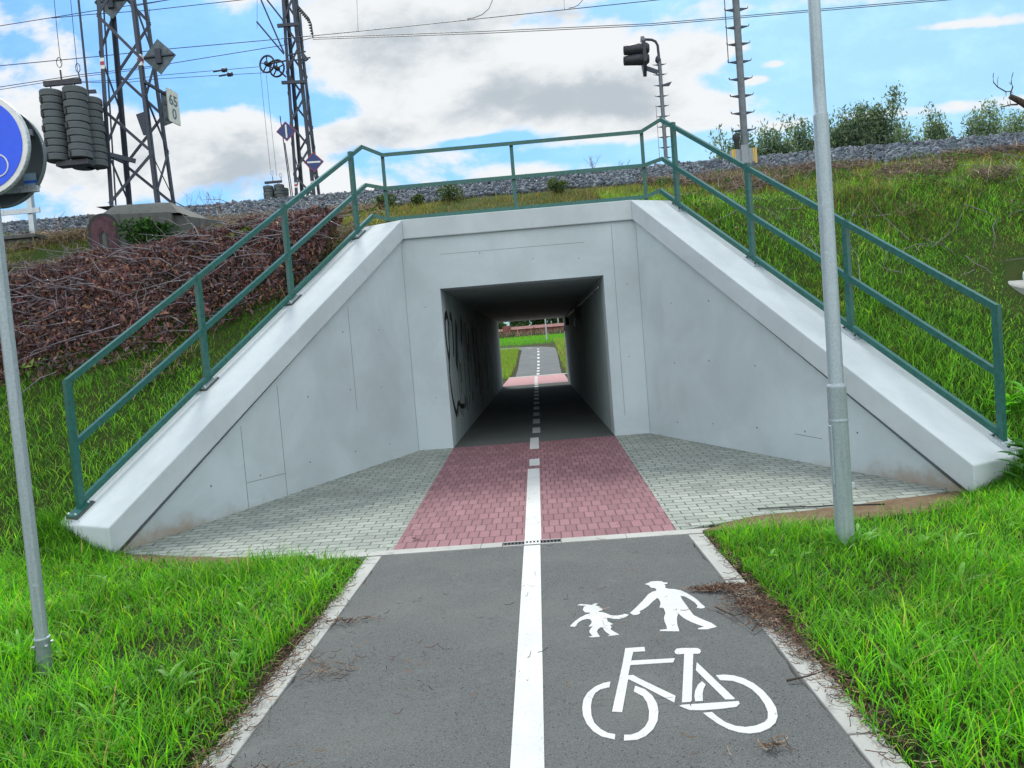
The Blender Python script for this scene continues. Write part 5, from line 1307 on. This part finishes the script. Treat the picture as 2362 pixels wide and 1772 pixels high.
# low leafy weeds in patches over the banks
for s_, lb in ((1, 'low dark leafy weeds in patches on the right bank'), (-1, 'low leafy weeds among the straw on the left bank')):
    n = 60000 if s_ > 0 else 26000; x = s_*rng.uniform(2.4, 13, n); y = rng.uniform(7.6, 14.5, n)
    kp = (np.abs(x) > np.where(y < 11.6, 1.78+(11.29-y)*.512+1.0, 2.6)) & (vnoise(x, y, 2.0, 21)+.4*vnoise(x, y, 5.5, 3)+.10*(y-11.5) > .50); x, y = x[kp], y[kp]; n = len(x)
    tag(leaves('leafy_weeds', np.stack([x, y, ground_h(x, y)+rng.beta(1.5, 1.3, n)*.16*(1+.5*vnoise(x, y, 5, 3))], -1), rng.uniform(.03, .075, n), palette(n, [(.03, .09, .015), (.05, .15, .02), (.10, .13, .05), (.12, .08, .05)], [.4, .3, .1, .2]), 'leaf', None, .45), lb, kind='stuff')
willow('small willow just left of the peg mast', 1668, 312, 60, 34, 1500)
willow('willow directly behind the peg mast cabinet', 1700, 292, 66, 35, 2400)
willow('rounded willow just right of the peg mast', 1772, 288, 115, 34, 5000)
willow('willow half hidden behind the lamp post', 1852, 276, 90, 36, 3600)
willow('dense willow immediately right of the lamp post', 1925, 250, 100, 38, 5000)
willow('tallest willow, with a pointed top', 1990, 212, 125, 38, 8500)
willow('pale feathery willow right of the tallest one', 2085, 262, 110, 42, 4200, pale=.25)
willow('pointed pale willow between two gaps of sky', 2150, 248, 105, 42, 4600, pale=.2)
willow('willow second from the right edge', 2255, 240, 105, 40, 4600, pale=.25)
willow('willow cut by the right edge of the view', 2345, 246, 110, 42, 4600, pale=.3)
# dead tree leaning in at the right
dt = tag(empty('dead_tree', (15.6, 21, 5)), 'dead bare tree with a broken limb reaching in at the right edge', 'tree')
def PY(a, b_): return AY(2140+a/3.662, 160+b_/3.662, 20)
m_ = MB(); m_.tube([(14.9, 20, 5.0), (14.7, 20, 6.2), PY(1000, 420), PY(813, 290)], [.2, .17, .12, .085], 10); m_.tube([PY(813, 290), PY(760, 260), PY(695, 228)], [.085, .075, .062], 10); m_.build('trunk', M['bark'], dt)
for q, r_ in (([(700,230),(700,185),(660,190),(590,150),(555,110),(552,60),(557,30)], .018), ([(590,150),(588,110),(595,60)], .01), ([(700,200),(718,150),(705,110),(712,60),(722,25)], .018), ([(705,130),(685,110)], .009), ([(760,297),(700,300),(640,315),(620,315)], .025),
              ([(700,300),(692,250)], .01), ([(680,303),(672,270)], .01), ([(660,190),(662,230)], .01), ([(700,190),(725,205)], .009)):
    m_ = MB(); m_.tube([PY(*p_) for p_ in q], [r_*(1-.6*i/(len(q)-1)) for i in range(len(q))], 6); m_.build('branch', M['bark'], dt)

# ================================================================ beyond the tunnel
def fargrass(n, xr, yr, cols, wts, hh, label, ex=None):
    x, y = scatter(n, (*xr, *yr), ex); z = ground_h(x, y); n = len(x)
    blades('grass', x, y, z-.03, rng.uniform(*hh, n), rng.uniform(.012, .028, n), palette(n, cols, wts), label=label, lean=.4)
pc = lambda x, y: (np.abs(x-(FX0+(FX1-FX0)*(y-36.3)/21)) > 1.42+.12*vnoise(x, y, 1.3, 2)) & ((x > 1.2) | (y < 59))
fargrass(16000, (-4.2, -1.25), (29, 61), [(.13, .27, .03), (.22, .24, .06), (.10, .30, .02), (.30, .24, .09)], [.3, .25, .3, .15], (.12, .42), 'tall weedy grass left of the path beyond the tunnel', lambda x, y: pc(x, y) & ((y > 34.5) | (x < -1.35-(y-28)*.2)))
fargrass(12000, (1.2, 4.5), (29, 74), [(.13, .27, .03), (.24, .26, .08), (.10, .28, .02), (.32, .28, .12)], [.3, .3, .2, .2], (.12, .40), 'tall weedy grass right of the path beyond the tunnel', lambda x, y: pc(x, y) & ((y > 34.5) | (x > 1.35+(y-28)*.2)))
fargrass(15000, (-8, 6), (66, 100), [(.10, .34, .02), (.13, .38, .03), (.08, .26, .02)], [.4, .35, .25], (.15, .4), 'bright green field beyond the bend of the path', lambda x, y: rng.random(len(x)) < .9)
q = AY(1244, 801, 64)
# hedge bank, brick wall, trees, poles
def Zy(py, Y, px=1244): return AY(px, py, Y)[2]
tag(sticks('dry_reeds', *(lambda n: (rng.uniform(-12, 9, n), rng.uniform(100, 104, n), rng.uniform(2.6, 3.05, n)))(6000), rng.uniform(.25, .5, 6000), rng.uniform(.04, .09, 6000),
     palette(6000, [(.20, .16, .10), (.10, .10, .05), (.28, .20, .14), (.05, .07, .03)], [.3, .3, .15, .25]), 'band of dry reeds along the far edge of the field', flatk=1.6, tg=False), 'band of dry reeds along the far edge of the field', kind='stuff')
bw = tag(empty('brick_wall', (-4, 110, 2.7)), 'long red brick wall with a pillar and tiled coping seen through the tunnel', 'wall')
brickm = pavers('wall_brick', .6, .3, (.20, .085, .075), (.28, .13, .11), (.10, .06, .05))
z1 = Zy(764, 110, 1170); z2 = Zy(759, 110, 1220)
MB().box((-14, 110, 2.4), (-4.6, 110.4, z1)).build('wall_section', brickm, bw); MB().box((-3.6, 110, 2.4), (9, 110.4, z2+.05)).build('wall_section', brickm, bw)
MB().box((-4.7, 109.8, 2.4), (-3.5, 110.6, Zy(752, 110, 1172))).build('pillar', brickm, bw)
MB().prism([(-14, 109.8, z1), (-14, 110.6, z1), (-14, 110.2, z1+.35)], (9.3, 0, 0)).build('coping', M['tile'], bw)
MB().prism([(-3.5, 109.7, z2+.05), (-3.5, 110.7, z2+.05), (-3.5, 110.2, z2+.5)], (12.5, 0, 0)).build('coping', M['tile'], bw)
def far_tree(label, px, py0, py1, Y, rw, n):
    c = Vector(AY(px, (py0+py1)/2, Y)); root = tag(empty('broadleaf_tree', (c.x, Y, 2.7)), label, 'tree', 'trees behind the brick wall')
    zt_, zb_ = AY(px, py0, Y)[2], AY(px, py1, Y)[2]; m_ = MB(); m_.tube([(c.x, Y, 2.4), (c.x+.1, Y, (zt_+zb_)/2), (c.x, Y, zt_-.5)], [.3, .2, .05], 8); m_.build('trunk', M['bark'], root)
    cen = [(c.x+rng.uniform(-.75, .75)*rw, Y+rng.uniform(-1.5, 1.5), rng.uniform(zb_, zt_), rng.uniform(.9, 1.6)) for _ in range(14)]
    P = []
    for i in range(n):
        q_ = cen[i % 14]; v_ = rng.normal(0, 1, 3); v_ = v_/np.linalg.norm(v_)*rng.uniform(.4, 1)**.5*q_[3]; P.append((q_[0]+v_[0], q_[1]+v_[1], q_[2]+v_[2]*.8))
    leaves('crown', np.array(P), rng.uniform(.25, .5, n), palette(n, [(.02, .055, .015), (.035, .09, .02), (.06, .13, .03)], [.5, .35, .15]), 'leaf', root, .6)
far_tree('dark tree behind the left part of the brick wall', 1203, 715, 757, 125, 1.9, 3500)
far_tree('dark broad tree in the middle of the tunnel view', 1238, 700, 768, 118, 3.4, 6500)
far_tree('dark tree between the two far lamp posts', 1275, 690, 755, 125, 3.2, 4500)
far_tree('bushy tree at the right side of the tunnel view', 1308, 690, 752, 122, 2.6, 3500)
far_tree('low pale bush at the left side of the tunnel view', 1150, 752, 758, 135, 1.2, 1200)
for px, pb, pt, Y, lb in ((1261, 781, 660, 73, 'nearer grey lamp post standing in the far field'), (1288, 752, 640, 112, 'farther grey lamp post by the brick wall')):
    q = AY(px, pb, Y); e = tag(empty('far_lamp_post', tuple(q)), lb, 'lamp post', 'lamp posts beyond the tunnel'); tp = q[2]+6
    MB().tube([(q[0], Y, q[2]-.8), (q[0], Y, q[2]+3), (q[0], Y, tp)], [.075, .065, .05], 10).build('pole', M['galv'], e); MB().bar((q[0], Y, tp), (q[0]-.6, Y, tp+.1), .2, .1).build('lamp_head', M['boxgrey'], e)
# ---- litter on the path
def litter(n, cx, cy, sx, sy, th=0):
    a = rng.normal(0, 1, n)*sx; b_ = rng.normal(0, 1, n)*sy; return cx+a*math.cos(th)-b_*math.sin(th), cy+a*math.sin(th)+b_*math.cos(th)
X, Y_ = [], []
for n, cx, cy, sx, sy, th in ((330, 1.30, 4.80, .10, .03, -.15), (900, 1.38, 4.45, .09, .16, 0), (800, 1.42, 4.0, .055, .35, .12), (380, 1.43, 3.3, .05, .35, 0), (220, 1.45, 5.4, .03, .4, 0), (160, 1.16, 4.82, .07, .018, -.1), (34, .98, 2.93, .03, .02, 0),
                              (520, -1.42, 4.3, .045, .7, 0), (110, -1.24, 4.65, .12, .03, .2), (40, -1.12, 3.9, .09, .05, 0), (60, -1.25, 4.05, .12, .16, 0), (320, -1.41, 3.3, .05, .5, 0), (60, -1.15, 2.9, .1, .1, 0), (70, .6, 4, .5, 1.2, 0), (70, -.6, 4, .5, 1.2, 0)):
    a, b_ = litter(n, cx, cy, sx, sy, th); X.append(a); Y_.append(b_)
x = np.concatenate(X); y = np.concatenate(Y_); n = len(x)
sticks('plant_litter', x, y, np.full(n, ZP+.012)+rng.uniform(0, .022, n)*(np.abs(x) > 1.2), rng.uniform(.02, .085, n), rng.uniform(.0015, .0035, n), palette(n, [(.20, .12, .08), (.10, .06, .045), (.33, .24, .16), (.045, .035, .03)], [.35, .3, .12, .23]), 'straw and pine needle litter along the path edges', flatk=.12)
x, y = scatter(1100, (-4, 4.2, 6.45, 11.2), lambda x, y: (np.abs(x) < 1.78+(11.29-y)*.512-.02) & (rng.random(len(x)) < .12+.5*(np.abs(x) > 1.78+(11.29-y)*.512-.14)))
n = len(x); sticks('plant_litter', x, y, ZP+(y-6.39)/4.92*.225+.006, rng.uniform(.01, .06, n), rng.uniform(.002, .006, n), palette(n, [(.07, .06, .05), (.16, .12, .08), (.03, .03, .03)], [.4, .2, .4]), 'dark crumbs and leaf litter along the paving joints', flatk=.08)
def tw(label, pts, r=.006, mat='bark'): bare_branch('twig', label, [[(a, b_, c_) for a, b_, c_ in q] for q in pts], r, mat, 'twig', 'twigs on the path')
c1 = AZ(1815, 1570, ZP+.015); tw('short dark stick lying out from the right verge', [[(c1[0], c1[1], c1[2]), (c1[0]+.1, c1[1]+.01, c1[2]+.01), (c1[0]+.22, c1[1]+.03, c1[2]+.03)]], .0065)
c1 = AZ(1650, 1400, ZP+.02); c2 = AZ(1735, 1455, ZP+.02); c3 = AZ(1690, 1420, ZP+.03); tw('dark dried stem on the needle litter beside the painted adult figure', [[c1, c3, c2], [c2, AZ(1760, 1420, ZP+.05), AZ(1790, 1400, ZP+.07)]], .005)
c1 = AZ(950, 1240, ZP+.02); tw('thin twig on the red pavers left of the drain grate', [[c1, AZ(968, 1245, ZP+.02), AZ(980, 1250, ZP+.02)], [AZ(955, 1248, ZP+.02), AZ(965, 1246, ZP+.02), AZ(972, 1236, ZP+.02)]], .003)
c1 = AZ(745, 1518, ZP+.01); tw('thin forked twig on the asphalt near the left verge', [[c1, AZ(748, 1532, ZP+.01), AZ(742, 1545, ZP+.01)], [AZ(712, 1518, ZP+.01), AZ(735, 1530, ZP+.01), AZ(748, 1537, ZP+.01)]], .003, 'twig')
